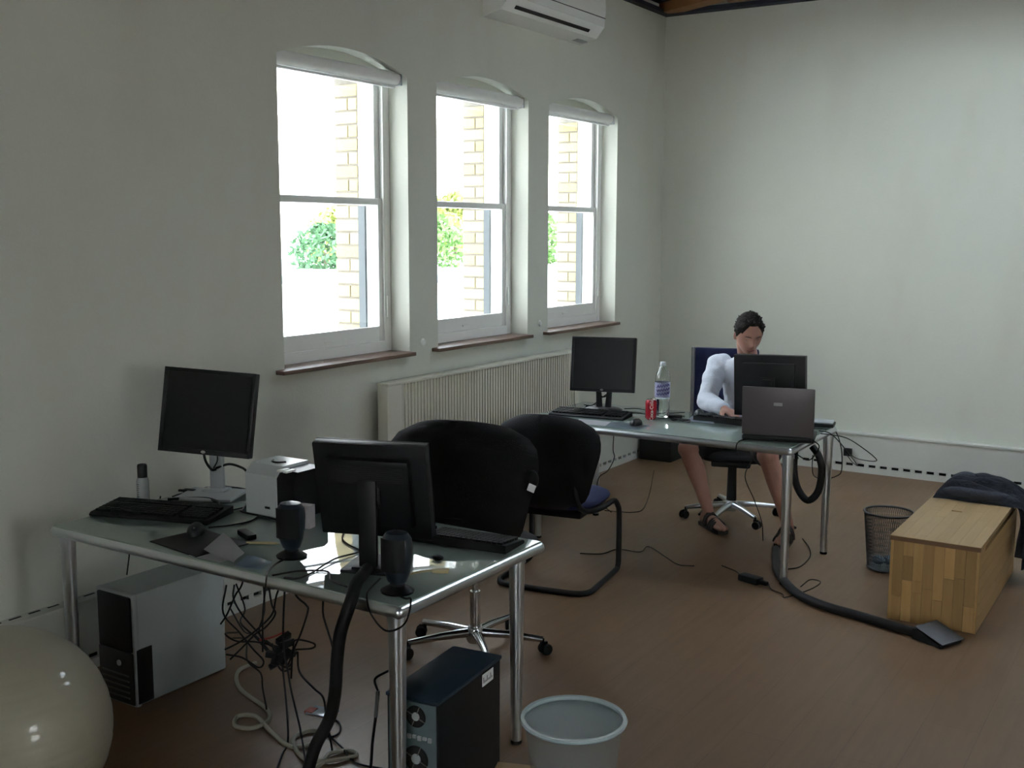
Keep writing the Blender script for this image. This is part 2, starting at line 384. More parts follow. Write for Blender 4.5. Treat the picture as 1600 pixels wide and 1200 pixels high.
# frames and panes of the windows out of view
for k, y0 in enumerate(RW):
    b = MB()
    for a, c in (((XR+.1, y0, 1), (XR+.16, y0+.06, 2.6)), ((XR+.1, y0+1.04, 1), (XR+.16, y0+1.1, 2.6)), ((XR+.1, y0, 1), (XR+.16, y0+1.1, 1.07)), ((XR+.1, y0, 2.53), (XR+.16, y0+1.1, 2.6)), ((XR+.1, y0, 1.78), (XR+.16, y0+1.1, 1.83))): b.box(a, c)
    o = struct(b.build('window_%d' % (k+4), WHITE, smooth=False)); MB().box((XR+.128, y0+.05, 1.05), (XR+.132, y0+1.05, 2.55)).build('pane', GLASS, o, smooth=False)
b = MB()
for a, c in (((3.4, -.1, .75), (3.46, -.04, 2.8)), ((4.94, -.1, .75), (5, -.04, 2.8)), ((3.4, -.1, .75), (5, -.04, .82)), ((3.4, -.1, 2.73), (5, -.04, 2.8)), ((4.17, -.1, .75), (4.23, -.04, 2.8))):
    b.box((a[0], YB+a[1], a[2]), (c[0], YB+c[1], c[2]))
o = struct(b.build('window_6', WHITE, smooth=False)); MB().box((3.45, YB-.072, .8), (4.95, YB-.068, 2.75)).build('pane', GLASS, o, smooth=False)
o = struct(MB().box((x0, y0 if False else SKY[1]-SKY[3]/2, 3.86), (x1, SKY[1]+SKY[3]/2, 3.864)).build('window_7', GLASS, smooth=False))
# small wall fixings
for yy, zz in ((5.02, 1.15), (6.32, 1.17)):
    tag(MB().lathe([(.0001, 0), (.018, 0), (.022, .004), (.016, .012), (.0001, .014)], seg=16, m=Matrix.Translation((0, yy, zz)) @ Matrix.Rotation(PI/2, 4, 'Y')).build('wall_button', WHITE),
        'small round white stud on the wall %s' % ('between the nearest and middle windows' if yy < 6 else 'between the middle and far windows'), 'fixing')

# radiator
rd = thing('panel_radiator', 'long cream ribbed panel radiator under the windows', 'radiator', (0, 4.54, 0))
RL = 2.12
MB().box((.055, 0, .33), (.125, .13, .965), bev=.006).build('end_panel', RAD, rd); MB().box((.055, RL-.06, .33), (.125, RL, .965), bev=.006).build('end_panel', RAD, rd)
b = MB(); nrib = 66; w0 = (RL-.19)/nrib
prof = [(.13, .105)]
for k in range(nrib):
    y_ = .13+k*w0; prof += [(y_+w0*.12, .105), (y_+w0*.25, .118), (y_+w0*.75, .118), (y_+w0*.88, .105)]
prof += [(RL-.06, .105)]
poly = [(p[1], p[0]) for p in prof]+[(.09, RL-.06), (.09, .13)]
b.prism(poly, 2, .35, .955); b.build('ribbed_panel', RAD, rd, angle=20)
MB().box((.05, .0, .955), (.130, RL, .972), bev=.004).build('top_grille', RAD, rd)
MB().box((.002, .3, .5), (.06, .36, .8)).build('wall_bracket', RAD, rd); MB().box((.002, RL-.36, .5), (.06, RL-.3, .8)).build('wall_bracket', RAD, rd)

# air conditioner
ac = thing('wall_air_conditioner', 'white wall-mounted air conditioner unit above the windows', 'air conditioner', (0, 5.64, 3.10))
LW = 1.20
b = MB(); b.prism([(0, -.04), (.13, -.01), (.19, .06), (.20, .16), (.19, .345), (0, .345)], 1, 0, LW); b.build('body', WHITE, ac, angle=25)
b = MB(); b.box((0, .10, -.007), (.022, LW-.18, .002)); b.build('air_outlet', DARKSLOT, ac).matrix_local = Matrix.Translation((.148, .02, .012)) @ Matrix.Rotation(math.radians(-48), 4, 'Y')
b = MB(); b.box((0, .09, -.004), (.05, LW-.18, .003), bev=.001); b.build('louvre', WHITE, ac).matrix_local = Matrix.Translation((.160, .02, .028)) @ Matrix.Rotation(math.radians(-50), 4, 'Y')
MB().box((.18, .0, .115), (.199, LW, .119)).build('panel_seam', DARKSLOT, ac, smooth=False)
MB().box((.02, LW-.16, -.034), (.07, LW-.02, -.016), bev=.003).build('drain_cover', SILVER, ac)

# ------------------------------------------------------------ desks
def desk(label, x0, x1, y0, y1, legs, zt=.715):
    d = thing('glass_desk', label, 'desk', (x0, y0, 0)); W, D = x1-x0, y1-y0; rr = .019; zr = zt-.022
    MB().box((.012, .012, zt-.012), (W-.012, D-.012, zt), bev=.003).build('glass_top', DESKG, d)
    for a, c in (((rr, rr), (W-rr, rr)), ((W-rr, rr), (W-rr, D-rr)), ((W-rr, D-rr), (rr, D-rr)), ((rr, D-rr), (rr, rr))):
        b = MB().tube([(a[0], a[1], zr), (c[0], c[1], zr)], rr, 14); b.sphere((a[0], a[1], zr), rr*1.04); b.build('frame_rail', ALU, d)
    for (lx, ly) in legs:
        b = MB().lathe([(.0185, .012), (.0275, zt-.055)], (lx-x0, ly-y0, 0), 20); l_ = b.build('leg', ALU, d)
        MB().lathe([(.018, 0), (.02, .004), (.0195, .013)], (lx-x0, ly-y0, 0), 16).build('foot', BLACKM, l_)
        MB().lathe([(.031, zt-.058), (.031, zt-.038)], (lx-x0, ly-y0, 0), 20).build('collar', ALU, l_)
    return d
desk('aluminium framed frosted glass desk in the foreground', .30, 1.925, 2.365, 3.185, [(.345, 2.41), (1.88, 2.41), (1.87, 3.08), (.345, 3.12)])
desk('aluminium framed frosted glass desk where the man works', .49, 2.11, 5.265, 6.05, [(.58, 5.36), (2.08, 5.30), (2.09, 5.95), (.62, 6.0)])
ZT = .715

# ------------------------------------------------------------ monitors
def monitor(name, label, loc, rz, wd, ht, zc, tilt, stand='pole', bez=.016, silver=False, cx=0, rollz=0, base=.12):
    """local: screen faces -Y; loc = foot of the stand on the desk"""
    m_ = thing(name, label, 'monitor', loc, math.radians(rz))
    T_ = Matrix.Translation((cx, 0, zc)) @ Matrix.Rotation(math.radians(rollz), 4, 'Y') @ Matrix.Rotation(math.radians(-tilt), 4, 'X')
    MB().box((-wd/2, -.012, -ht/2), (wd/2, .026, ht/2), m=T_, bev=.005).box((-wd/2+.05, .02, -ht/2+.05), (wd/2-.05, .055, ht/2-.04), m=T_, bev=.012).build('casing', BLACK, m_)
    b = MB()
    for lo, hi in (((-wd/2, -.017, -ht/2), (wd/2, -.010, -ht/2+bez*1.25)), ((-wd/2, -.017, ht/2-bez), (wd/2, -.010, ht/2)), ((-wd/2, -.017, -ht/2), (-wd/2+bez, -.010, ht/2)), ((wd/2-bez, -.017, -ht/2), (wd/2, -.010, ht/2))): b.box(lo, hi, m=T_, bev=.002)
    b.build('bezel', BLACK, m_)
    MB().box((-wd/2+bez*.9, -.0135, -ht/2+bez), (wd/2-bez*.9, -.011, ht/2-bez*.9), m=T_).build('screen', SCREEN, m_, smooth=False)
    MB().lathe([(.0001, -.001), (.010, -.001), (.010, .001), (.0001, .001)], seg=16, m=T_ @ Matrix.Translation((0, -.0175, -ht/2+.011)) @ Matrix.Rotation(PI/2, 4, 'X') @ Matrix.Scale(.6, 4, (0, 1, 0))).build('badge', CHROME, m_)
    v = MB()
    for k in range(9): v.box((-wd/2+.07, .0545, ht/2-.065-k*.007), (wd/2-.07, .056, ht/2-.062-k*.007), m=T_)
    v.build('vent_slots', DARKSLOT, m_, smooth=False)
    if stand == 'pole':
        c = SILVER if silver else BLACK
        MB().box((-.03, .055, .01), (.03, .075, zc+.04), m=Matrix.Translation((cx*.5, 0, 0)), bev=.006).build('column', c, m_)
        if silver:
            MB().tube(spline([(-.05, .05, zc-ht/2+.03), (-.035, .03, zc-ht/2-.03), (-.01, .03, zc-ht/2-.07), (.0, .05, zc-ht/2-.075)]), .0055).build('video_cable', RUBBER, m_)
            MB().tube(spline([(.015, .03, zc-ht/2+.02), (.02, .025, zc-ht/2-.03), (.0, .03, zc-ht/2-.065)]), .003).build('power_cable', RUBBER, m_)
            MB().tube(spline([(.0, .05, zc-ht/2-.07), (.05, .07, zc-ht/2-.055), (.10, .08, zc-ht/2-.07), (.12, .09, zc-ht/2-.09)]), .005).build('power_cable', RUBBER, m_)
        MB().box((-.04, .03, zc-.05), (.04, .06, zc+.05), m=Matrix.Translation((cx, 0, 0)), bev=.004).build('pivot_block', BLACK, m_)
        MB().box((-base, -.09, 0), (base, .10, .012), bev=.010).box((-.05, .02, .010), (.05, .09, .02), bev=.006).build('stand_base', c if silver else BLACKM, m_)
    else:   # Y-shaped pair of legs on an oval base
        for s_ in (-1, 1):
            MB().tube([(s_*.04, .03, zc-ht/2+.03), (s_*.032, .035, .10), (s_*.026, .03, .012)], [.016, .017, .02], 12).build('stand_arm', BLACK, m_)
        MB().lathe([(.115, 0), (.118, .006), (.10, .014), (.0001, .018)], (0, .01, 0), 28, sy=.75).build('stand_base', BLACK, m_)
        MB().tube(spline([(-.03, .05, zc-.12), (-.02, .02, zc-.19), (.02, .02, zc-.19), (.03, .05, zc-.12)]), .004).build('video_cable', RUBBER, m_)
    return m_
m1 = monitor('flat_monitor', 'black flat monitor on a silver stand, near the left wall', (.455, 3.0, ZT), 24, .385, .34, .345, 9, silver=True, rollz=3.5)
m2 = monitor('flat_monitor', 'black monitor seen from behind on the foreground desk corner', (1.612, 2.64, ZT), 199, .375, .32, .256, 13, base=.085)
m3 = monitor('flat_monitor', 'black flat monitor on the far desk, facing the room', (.765, 5.80, ZT), 17, .39, .328, .278, 10, stand='y')
m4 = monitor('flat_monitor', 'black monitor seen from behind, directly before the seated man', (1.805, 5.79, ZT), 184, .395, .34, .232, 2, rollz=1.5, base=.095)
# small blue power mark and cables on the back of the near monitor
# ------------------------------------------------------------ keyboards
def keyboard(label, loc, rz, wd=.45, dp=.155, tilt=0, curved=False):
    k = thing('computer_keyboard', label, 'keyboard', loc, math.radians(rz))
    MB().prism([(-dp/2, .0), (dp/2, .0), (dp/2, .028), (-dp/2+.01, .014), (-dp/2, .008)], 0, -wd/2, wd/2).build('keyboard_case', BLACKM, k, angle=25)
    n = 21; kw = (wd-.03)/n; b = MB()
    for r_ in range(6):
        y_ = -dp/2+.018+r_*.021+(.006 if r_ == 5 else 0); z_ = .0145+(.0135*(y_+dp/2)/dp)
        c = 0
        while c < n:
            if c in (15, 19) and r_ < 6 and c == 15 or (c == 19 and False): c += 1; continue
            wk = 6 if (r_ == 0 and c == 3) else 1
            x_ = -wd/2+.015+c*kw
            b.prism([(x_+.001, y_), (x_+kw*wk-.002, y_), (x_+kw*wk-.002, y_+.017), (x_+.001, y_+.017)], 2, z_, z_+.009); c += wk
    o = b.build('keys', BLACKM, k, smooth=False); o['kind'] = 'stuff'
    return k
keyboard('black keyboard at the left end of the foreground desk', (.515, 2.70, ZT), 17, .50, .19)
keyboard('black keyboard at the back edge of the foreground desk, right of the monitor', (1.66, 3.02, ZT), 187, .45, .15)
keyboard('black keyboard in front of the far desk monitor', (.80, 5.58, ZT), 8, .46, .17)
keyboard('black keyboard beneath the hands of the man', (1.535, 5.83, ZT), 174, .33, .15)

# mice and pads
def mouse(label, loc, rz, sc=1):
    m_ = thing('computer_mouse', label, 'mouse', loc, math.radians(rz)); b = MB()
    def fn(u_, v_):
        a = 2*PI*u_; e = v_*PI/2; rr_ = math.cos(e)
        return Vector((.031*rr_*math.cos(a)*sc, .056*rr_*math.sin(a)*sc, .036*math.sin(e)**.8*sc+.002))
    b.grid(fn, 20, 8, True); b.build('shell', BLACK, m_)
    MB().box((-.003, -.042, .022), (.003, -.022, .032), bev=.002).build('scroll_wheel', GREYC, m_)
    return m_
mouse('black mouse on the mousepad near the white paper', (.845, 2.575, ZT+.005), 40)
mouse('black mouse at the front edge of the far desk', (1.165, 5.44, ZT+.002), 5)
mouse('black mouse beside the right forearm of the man', (1.335, 5.93, ZT+.002), 20)
pad = tag(MB().box((-.14, -.105, 0), (.14, .105, .004), m=Matrix.Translation((.935, 2.51, ZT)) @ Matrix.Rotation(math.radians(-8), 4, 'Z'), bev=.001).build('mouse_pad', BLACKM), 'black mousepad lying by the front rail of the near desk', 'mousepad')
# stapler-like black block behind the paper
tag(MB().box((-.05, -.017, 0), (.05, .017, .02), m=Matrix.Translation((1.03, 2.64, ZT+.0045)) @ Matrix.Rotation(math.radians(-22), 4, 'Z'), bev=.006).build('stapler', BLACK), 'small black stapler behind the white paper on the near desk', 'stapler')

# satellite speakers
def speaker(label, loc, rz, h=.185):
    s = thing('desktop_speaker', label, 'speaker', loc, math.radians(rz), 'pair of desktop speakers'); s_ = h/.185
    MB().lathe([(.05, 0), (.052, .006), (.04, .014), (.024, .022), (.022, .03)], seg=24, sy=.9).build('speaker_foot', BLACK, s)
    MB().lathe([(.020, .026), (.030, .034), (.040, .06), (.047, .10), (.049, .14), (.046, .165), (.034, .182), (.0001, .190)], seg=28, sy=.85).build('cabinet', mats_sp, s)
    MB().grid(lambda u_, v_: Vector((.0505*math.cos(PI*(1.2+.6*u_)), .044*math.sin(PI*(1.2+.6*u_)), .07+.10*v_)) * 1.0, 12, 4).build('speaker_grille', BLACKM, s)
    return s
mats_sp = mat('blue_black_plastic', (.014, .022, .032), .32)
speaker('left black desktop speaker, beside the shiny leaflet', (1.315, 2.565, ZT), 20)
speaker('right black desktop speaker, in front of the turned-away monitor', (1.83, 2.475, ZT), 10)

# white compact computer / speaker box
wb = thing('compact_computer', 'boxy white and black computer on the near desk behind the speaker', 'computer', (.758, 2.90, ZT), 0)
b = MB(); b.prism([(0, 0), (0, .155), (.035, .19), (.175, .19), (.20, .165), (.20, 0)], 0, 0, .16); b.build('white_casing', mat('white_casing_plastic', (.55, .60, .60), .22, coat=.6), wb, angle=20)
b = MB(); b.prism([(.005, 0), (.005, .15), (.03, .178), (.17, .178), (.195, .155), (.195, 0)], 0, .16, .245); b.build('black_front', BLACK, wb, angle=20)
MB().tube(spline([(.05, .10, .191), (.07, .075, .1925), (.10, .07, .1925), (.115, .10, .191)]), .004).build('lid_latch', BLACK, wb)
MB().box((.10, -.0015, .028), (.125, .001, .036)).build('front_mark', BLACK, wb, smooth=False)
for k in range(2): MB().box((.165+.03*k, .0, .176), (.185+.03*k, .05, .184), bev=.002).build('port_block', WHITE, wb)
tag(MB().box((-.03, -.02, 0), (.03, .02, .085), m=Matrix.Translation((1.10, 2.86, ZT)) @ Matrix.Rotation(math.radians(12), 4, 'Z'), bev=.003).build('card_box', mat('pinkish_card', (.50, .46, .47), .7)), 'small pinkish card box between the white computer and the monitor', 'box')

# spray bottle
sp = thing('spray_bottle', 'pale bottle with dark cap by the wall, behind the left keyboard', 'bottle', (.30, 2.79, ZT))
MB().lathe([(.022, 0), (.024, .006), (.024, .085), (.019, .10)], seg=20).build('bottle_body', TRANSB, sp)
MB().lathe([(.019, .098), (.0195, .145), (.017, .152), (.0001, .153)], seg=20).build('cap', BLACK, sp)
b = MB()
for q in range(7): b.box((-.008+.002*(q % 3), -.0248, .025+.008*q), (.006-.002*(q % 2), -.0238, .028+.008*q))
b.build('printed_lines', GREYC, sp, smooth=False)

# papers and leaflets on the near desk
def sheet(name, label, cat, pts, material, th=.0012, wav=.004, n=8, seed=0):
    """quad sheet with slight waves; pts = 4 corners (3D)"""
    P = [Vector(p) for p in pts]; b = MB()
    def fn(u_, v_):
        q = (P[0]*(1-u_)+P[1]*u_)*(1-v_)+(P[3]*(1-u_)+P[2]*u_)*v_
        q = q.copy(); q.z += wav*(.5+.5*math.sin(5*u_+seed)*math.cos(4*v_+seed)); return q
    b.grid(fn, n, n); bmesh.ops.solidify(b.bm, geom=b.bm.faces[:], thickness=th)
    return tag(b.build(name, material), label, cat)
sheet('paper_sheet', 'folded white paper sheet lying on the black mousepad', 'paper', [(.945, 2.61, .726), (1.170, 2.495, .722), (1.235, 2.385, .722), (1.04, 2.435, .724)], PAPER, wav=.008)
sheet('paper_sheet', 'lower white sheet peeking out under the folded paper', 'paper', [(1.02, 2.44, .7165), (1.18, 2.44, .7165), (1.17, 2.385, .7165), (1.02, 2.387, .7165)], PAPER, wav=.001)
sheet('leaflet', 'shiny bluish leaflet beside the left speaker foot', 'leaflet', [(1.189, 2.487, .7165), (1.305, 2.486, .7165), (1.345, 2.393, .7165), (1.239, 2.386, .7165)], GLOSSP, wav=.006)
tag(MB().tube([(1.08, 2.59, ZT+.006), (1.17, 2.635, ZT+.006), (1.185, 2.642, ZT+.006)], [.0045, .0045, .001], 8).build('pen', YEL), 'thin pale pen lying behind the leaflet', 'pen')
yc = thing('ribbon_adapter', 'yellowed connector with pale lead at the right end of the near desk', 'adapter', (1.83, 2.70, ZT), math.radians(28))
MB().box((-.03, -.012, 0), (.022, .012, .012), bev=.003).build('plug_body', YEL, yc)
MB().tube(spline([(-.03, 0, .006), (-.06, -.01, .005), (-.09, -.035, .005), (-.10, -.05, .005)]), .004).build('lead', YEL, yc)
tag(MB().sphere((0, 0, 0), .014, (1.5, 1, .6), m=Matrix.Translation((1.74, 2.80, ZT+.009))).build('eraser', BLACKM), 'small dark lump with pale top beside the right speaker', 'eraser')
pc = thing('plug_connector', 'black plug with short stub lying by the left monitor', 'plug', (.33, 2.99, ZT), math.radians(15))
MB().box((-.02, -.010, 0), (.03, .012, .016), bev=.003).build('plug_shell', BLACK, pc); MB().box((-.045, -.006, .003), (-.02, .006, .012), bev=.002).build('plug_nose', BLACKM, pc)

# ------------------------------------------------------------ office chairs
def arc_panel(b, cx, w_top, w_bot, z0, z1, thick, curve, bulge, m, nu=17, nv=13, topround=.12):
    """chair back shell: outline rounded at the top corners, facing +Y, curved about Z"""
    def fr(u_, v_, side):
        s = 2*u_-1; z = z0+(z1-z0)*v_
        wv = w_bot+(w_top-w_bot)*min(1, v_*1.6)
        rt = max(0, (v_-.72)/.28); wv *= math.sqrt(max(0, 1-rt**2.6*.62)); rb = max(0, (.15-v_)/.15); wv *= 1-.25*rb*rb
        x = cx+s*wv/2; zz = z-topround*(abs(s)**2.2)*max(0, v_-.35)*(z1-z0)
        y = curve*s*s+bulge*math.sin(PI*v_)*.5+side*thick/2*(1-abs(s)**6)*(1 if 0 < v_ < 1 else .3)
        return m @ Vector((x, y, zz))
    F = [[b.bm.verts.new(fr(i/(nu-1), j/(nv-1), 1)) for j in range(nv)] for i in range(nu)]
    K = [[b.bm.verts.new(fr(i/(nu-1), j/(nv-1), -1)) for j in range(nv)] for i in range(nu)]
    for i in range(nu-1):
        for j in range(nv-1):
            b.bm.faces.new((F[i][j], F[i+1][j], F[i+1][j+1], F[i][j+1])); b.bm.faces.new((K[i][j], K[i][j+1], K[i+1][j+1], K[i+1][j]))
    for i in range(nu-1):
        for j in (0, nv-1): b.bm.faces.new((F[i][j], F[i+1][j], K[i+1][j], K[i][j]))
    for j in range(nv-1):
        for i in (0, nu-1): b.bm.faces.new((F[i][j], F[i][j+1], K[i][j+1], K[i][j]))
def cushion(b, w_, d_, z0, z1, m=Matrix.Identity(4), n=2.6, back=0):
    def fn(u_, v_):
        a = 2*PI*u_; c, s = math.cos(a), math.sin(a); e = (v_-.5)*PI; k = max(.0, math.cos(e))**.35
        return m @ Vector((w_/2*k*math.copysign(abs(c)**(2/n*.8), c), d_/2*k*math.copysign(abs(s)**(2/n*.8), s), (z0+z1)/2+(z1-z0)/2*math.sin(e)))
    b.grid(fn, 28, 9, True)
def star_base(ch, angs, r_, mt, zhub=.075):
    hub = MB().lathe([(.032, .045), (.038, .055), (.038, .10), (.030, .115)], seg=20).build('base_hub', mt, ch)
    for a in angs:
        A = math.radians(a); d = Vector((math.cos(A), math.sin(A), 0)); pz = Vector((-d.y, d.x, 0))
        MB().tube([d*.02+Vector((0, 0, .088)), d*r_*.5+Vector((0, 0, .083)), d*r_+Vector((0, 0, .068))], [.020, .017, .013], 12).build('base_arm', mt, ch)
        M_ = Matrix.Translation(d*r_) @ Matrix.Rotation(A+.6, 4, 'Z')
        c = MB().tube([d*r_+Vector((0, 0, .072)), d*r_+Vector((0, 0, .045))], .007, 8)
        c.box((-.012, -.006, .028), (.022, .006, .058), m=M_, bev=.004); c_ = c.build('caster', BLACKM, ch)
        for s in (-1, 1):
            MB().lathe([(.0001, -.008), (.021, -.008), (.025, -.004), (.025, .004), (.021, .008), (.0001, .008)], seg=18, m=M_ @ Matrix.Translation((.012, s*.016, .0255)) @ Matrix.Rotation(PI/2, 4, 'X')).build('wheel', BLACKM, c_)
# near swivel chair, turned away from the camera
c1 = thing('swivel_chair', 'black swivel chair on a chrome base behind the foreground desk', 'chair', (1.27, 3.70, 0), math.radians(16))
star_base(c1, (160, 212, 300, 10, 75), .29, CHROME)
MB().tube([(0, 0, .10), (0, 0, .27)], .022, 16).tube([(0, 0, .26), (0, 0, .43)], .014, 14).build('gas_lift', CHROME, c1)
b = MB(); cushion(b, .50, .46, .425, .50, Matrix.Translation((0, .03, 0))); b.build('seat', FABBLK, c1)
MB().box((-.10, -.12, .39), (.10, .14, .43), bev=.015).build('tilt_mechanism', BLACKM, c1)
b = MB(); arc_panel(b, 0, .64, .46, .50, 1.045, .06, .10, -.03, Matrix.Translation((0, -.25, 0)), topround=.10); b.build('backrest', FABBLK, c1, angle=60)
MB().box((-.045, -.30, .42), (.045, -.255, .66), bev=.01).build('back_bar', FABBLK, c1)
k_ = MB().sphere((.305, -.20, .815), .036, (.7, .8, 1.1)).build('adjusting_knob', BLACKM, c1)
MB().box((.295, -.235, .775), (.325, -.228, .805), m=R('Y', 20, (.31, -.23, .79)), bev=.002).build('tag', WTXT, k_, smooth=False)
MB().lathe([(.0001, 0), (.012, 0), (.012, .003), (.0001, .003)], seg=14, m=Matrix.Translation((-.10, -.292, .64)) @ Matrix.Rotation(PI/2, 4, 'X') @ Matrix.Scale(.45, 4, (0, 1, 0))).build('badge', SILVER, c1)
# cantilever chair
c2 = thing('cantilever_chair', 'black cantilever visitor chair with a navy seat, between the desks', 'chair', (1.055, 4.78, 0), math.radians(9))
b = MB(); arc_panel(b, 0, .56, .40, .42, .895, .055, .08, -.02, Matrix.Translation((0, -.24, 0)), topround=.10); b.build('backrest', FABBLK, c2, angle=60)
b = MB(); cushion(b, .48, .46, .40, .465, Matrix.Translation((0, .02, 0))); b.build('seat', FABBLU, c2)
MB().box((-.19, -.2, .375), (.19, .2, .405), bev=.01).build('seat_pan', BLACKM, c2)
fr = [(.15, -.22, .58), (.19, -.20, .43), (.235, -.05, .40), (.24, .16, .395), (.245, .22, .36), (.25, .235, .30), (.25, .235, .08), (.25, .225, .03), (.25, .18, .0145), (.25, -.10, .0145), (.245, -.20, .0145), (.20, -.25, .0145), (.10, -.26, .0145)]
full = fr+[(-x_, y_, z_) for x_, y_, z_ in fr[::-1]]
MB().tube(spline(full, 4), .0145, 10).build('cantilever_frame', RUBBER, c2)
# the man's chair
c3 = thing('office_chair', 'blue high-back office chair beneath the seated man', 'chair', (1.36, 6.42, 0), math.radians(196))
star_base(c3, (20, 75, 125, 200, 290), .29, ALU)
MB().tube([(0, 0, .09), (0, 0, .36)], [.032, .026], 16).build('gas_lift', BLACKM, c3)
b = MB(); cushion(b, .48, .46, .385, .455, Matrix.Translation((-.03, .03, 0))); b.build('seat', FABBLK, c3)
MB().box((-.12, -.12, .345), (.12, .14, .39), bev=.015).build('tilt_mechanism', BLACKM, c3)
b = MB(); b.box((-.21, -.045, .56), (.21, .0, 1.04), m=Matrix.Translation((.09, -.25, 0)) @ Matrix.Rotation(math.radians(3), 4, 'X'), bev=.02); b.build('backrest', FABBLU, c3)
MB().box((.03, -.30, .39), (.09, -.275, .70), bev=.008).box((.03, -.30, .37), (.09, -.02, .39), bev=.006).build('back_bar', GREYC, c3)
b = MB(); b.box((.285, -.30, .56), (.305, -.245, 1.045), bev=.006); b.build('side_trim', GREYC, c3)

# ------------------------------------------------------------ the man
def remeshed(name, b, material, parent, vox=.006, smooth_it=6):
    o = b.build(name, material, parent)
    md = o.modifiers.new('r', 'REMESH'); md.mode = 'VOXEL'; md.voxel_size = vox; md.use_smooth_shade = True
    ms = o.modifiers.new('s', 'SMOOTH'); ms.factor = .5; ms.iterations = smooth_it
    dg = bpy.context.evaluated_depsgraph_get(); me = bpy.data.meshes.new_from_object(o.evaluated_get(dg))
    o.modifiers.clear(); old = o.data; o.data = me; bpy.data.meshes.remove(old)
    me.materials.clear(); me.materials.append(material); me.polygons.foreach_set('use_smooth', [True]*len(me.polygons)); return o
def limb(b, pts, rs, seg=16):
    b.tube(pts, rs, seg)
    for p, q in zip(pts, rs): b.sphere(p, q*.995, seg=seg)
def torso(b, rings, seg=28):      # rings: centre, half-width, half-depth, tilt of the ring (deg about X)
    V = []
    for c, w_, d_, tl in rings:
        m = Matrix.Translation(c) @ Matrix.Rotation(math.radians(tl), 4, 'X')
        V.append([b.bm.verts.new(m @ Vector((w_*math.copysign(abs(math.cos(2*PI*k/seg))**.85, math.cos(2*PI*k/seg)), d_*math.copysign(abs(math.sin(2*PI*k/seg))**.9, math.sin(2*PI*k/seg)), 0))) for k in range(seg)])
    for A, B in zip(V, V[1:]):
        for k in range(seg): b.bm.faces.new((A[k], A[(k+1) % seg], B[(k+1) % seg], B[k]))
    b.bm.faces.new(V[0][::-1]); b.bm.faces.new(V[-1])
man = thing('person', 'man in a white long-sleeved top and dark shorts working at the far desk', 'person', (0, 0, 0))
J = {'pel': (1.44, 6.50, .53), 'rh': (1.34, 6.46, .515), 'lh': (1.54, 6.46, .515), 'rk': (1.195, 6.10, .475), 'lk': (1.70, 6.10, .48),
     'ra': (1.325, 6.13, .10), 'la': (1.83, 6.10, .10), 'rs': (1.272, 6.35, .965), 'ls': (1.655, 6.36, .965), 're': (1.275, 6.17, .77), 'le': (1.745, 6.04, .765),
     'rw': (1.475, 5.955, .765), 'lw': (1.665, 6.03, .99)}
J = {k: Vector(v) for k, v in J.items()}
HC_ = Vector((1.520, 6.20, 1.188))          # head centre
HM = Matrix.Translation(HC_) @ Matrix.Rotation(math.radians(38), 4, 'Z') @ Matrix.Rotation(math.radians(20), 4, 'X')
def head_fn(u_, v_):
    a = 2*PI*u_; e = (v_-.5)*PI; ce = math.cos(e)
    x, y, z = ce*math.cos(a), ce*math.sin(a), math.sin(e)
    X, Y, Z = x*.077, y*.097, z*.122
    if z < 0:
        X *= 1-.33*(-z)**1.4; 
        if y > 0: Y *= 1-.35*(-z)**1.2
        else: Y *= 1-.05*(-z)
        if y < 0: Y -= .012*(-z)**2
    front = max(0, -y)
    def g(x0, z0, sx, sz): return math.exp(-((X-x0)/sx)**2-((Z-z0)/sz)**2) if y < 0 else 0
    Y -= .004*g(0, .022, .05, .012)
    for s in (-1, 1): Y += .010*g(s*.031, -.002, .016, .012); Y -= .006*g(s*.045, -.03, .016, .014)
    Y -= .012*g(0, -.01, .010, .022); Y -= .028*g(0, -.033, .013, .013); Y -= .008*(g(.011, -.037, .007, .007)+g(-.011, -.037, .007, .007))
    Y -= .006*g(0, -.062, .022, .007); Y -= .006*g(0, -.076, .018, .006); Y += .004*g(0, -.069, .022, .003); Y -= .006*g(0, -.10, .018, .012)
    return HM @ Vector((X, Y, Z))
b = MB()
b.grid(head_fn, 72, 52, True)
for s in (-1, 1):
    b.sphere((0, 0, 0), .03, (.35, .62, 1.05), m=HM @ Matrix.Translation((s*.076, .012, -.014)) @ Matrix.Rotation(s*.35, 4, 'Z'))
neck0 = Vector((1.475, 6.33, 1.01)); limb(b, [neck0, HM @ Vector((0, .025, -.07))], [.062, .056], 20)
torso(b, [((1.44, 6.50, .47), .15, .11, -5), ((1.44, 6.50, .58), .155, .115, -8), ((1.45, 6.47, .70), .145, .11, -12), ((1.46, 6.43, .83), .16, .115, -14), ((1.475, 6.39, .93), .165, .105, -16), ((1.48, 6.365, 1.0), .11, .08, -18)])
limb(b, [J['rh'], (J['rh']+J['rk'])/2, J['rk']], [.092, .082, .062]); limb(b, [J['lh'], (J['lh']+J['lk'])/2, J['lk']], [.092, .082, .062])
for kk, aa in (('rk', 'ra'), ('lk', 'la')):
    k0, a0 = J[kk], J[aa]; bk_ = Vector((0, .018, 0))
    limb(b, [k0, k0.lerp(a0, .15)+bk_*.4, k0.lerp(a0, .35)+bk_, k0.lerp(a0, .65)+bk_*.5, a0], [.058, .056, .058, .044, .034])
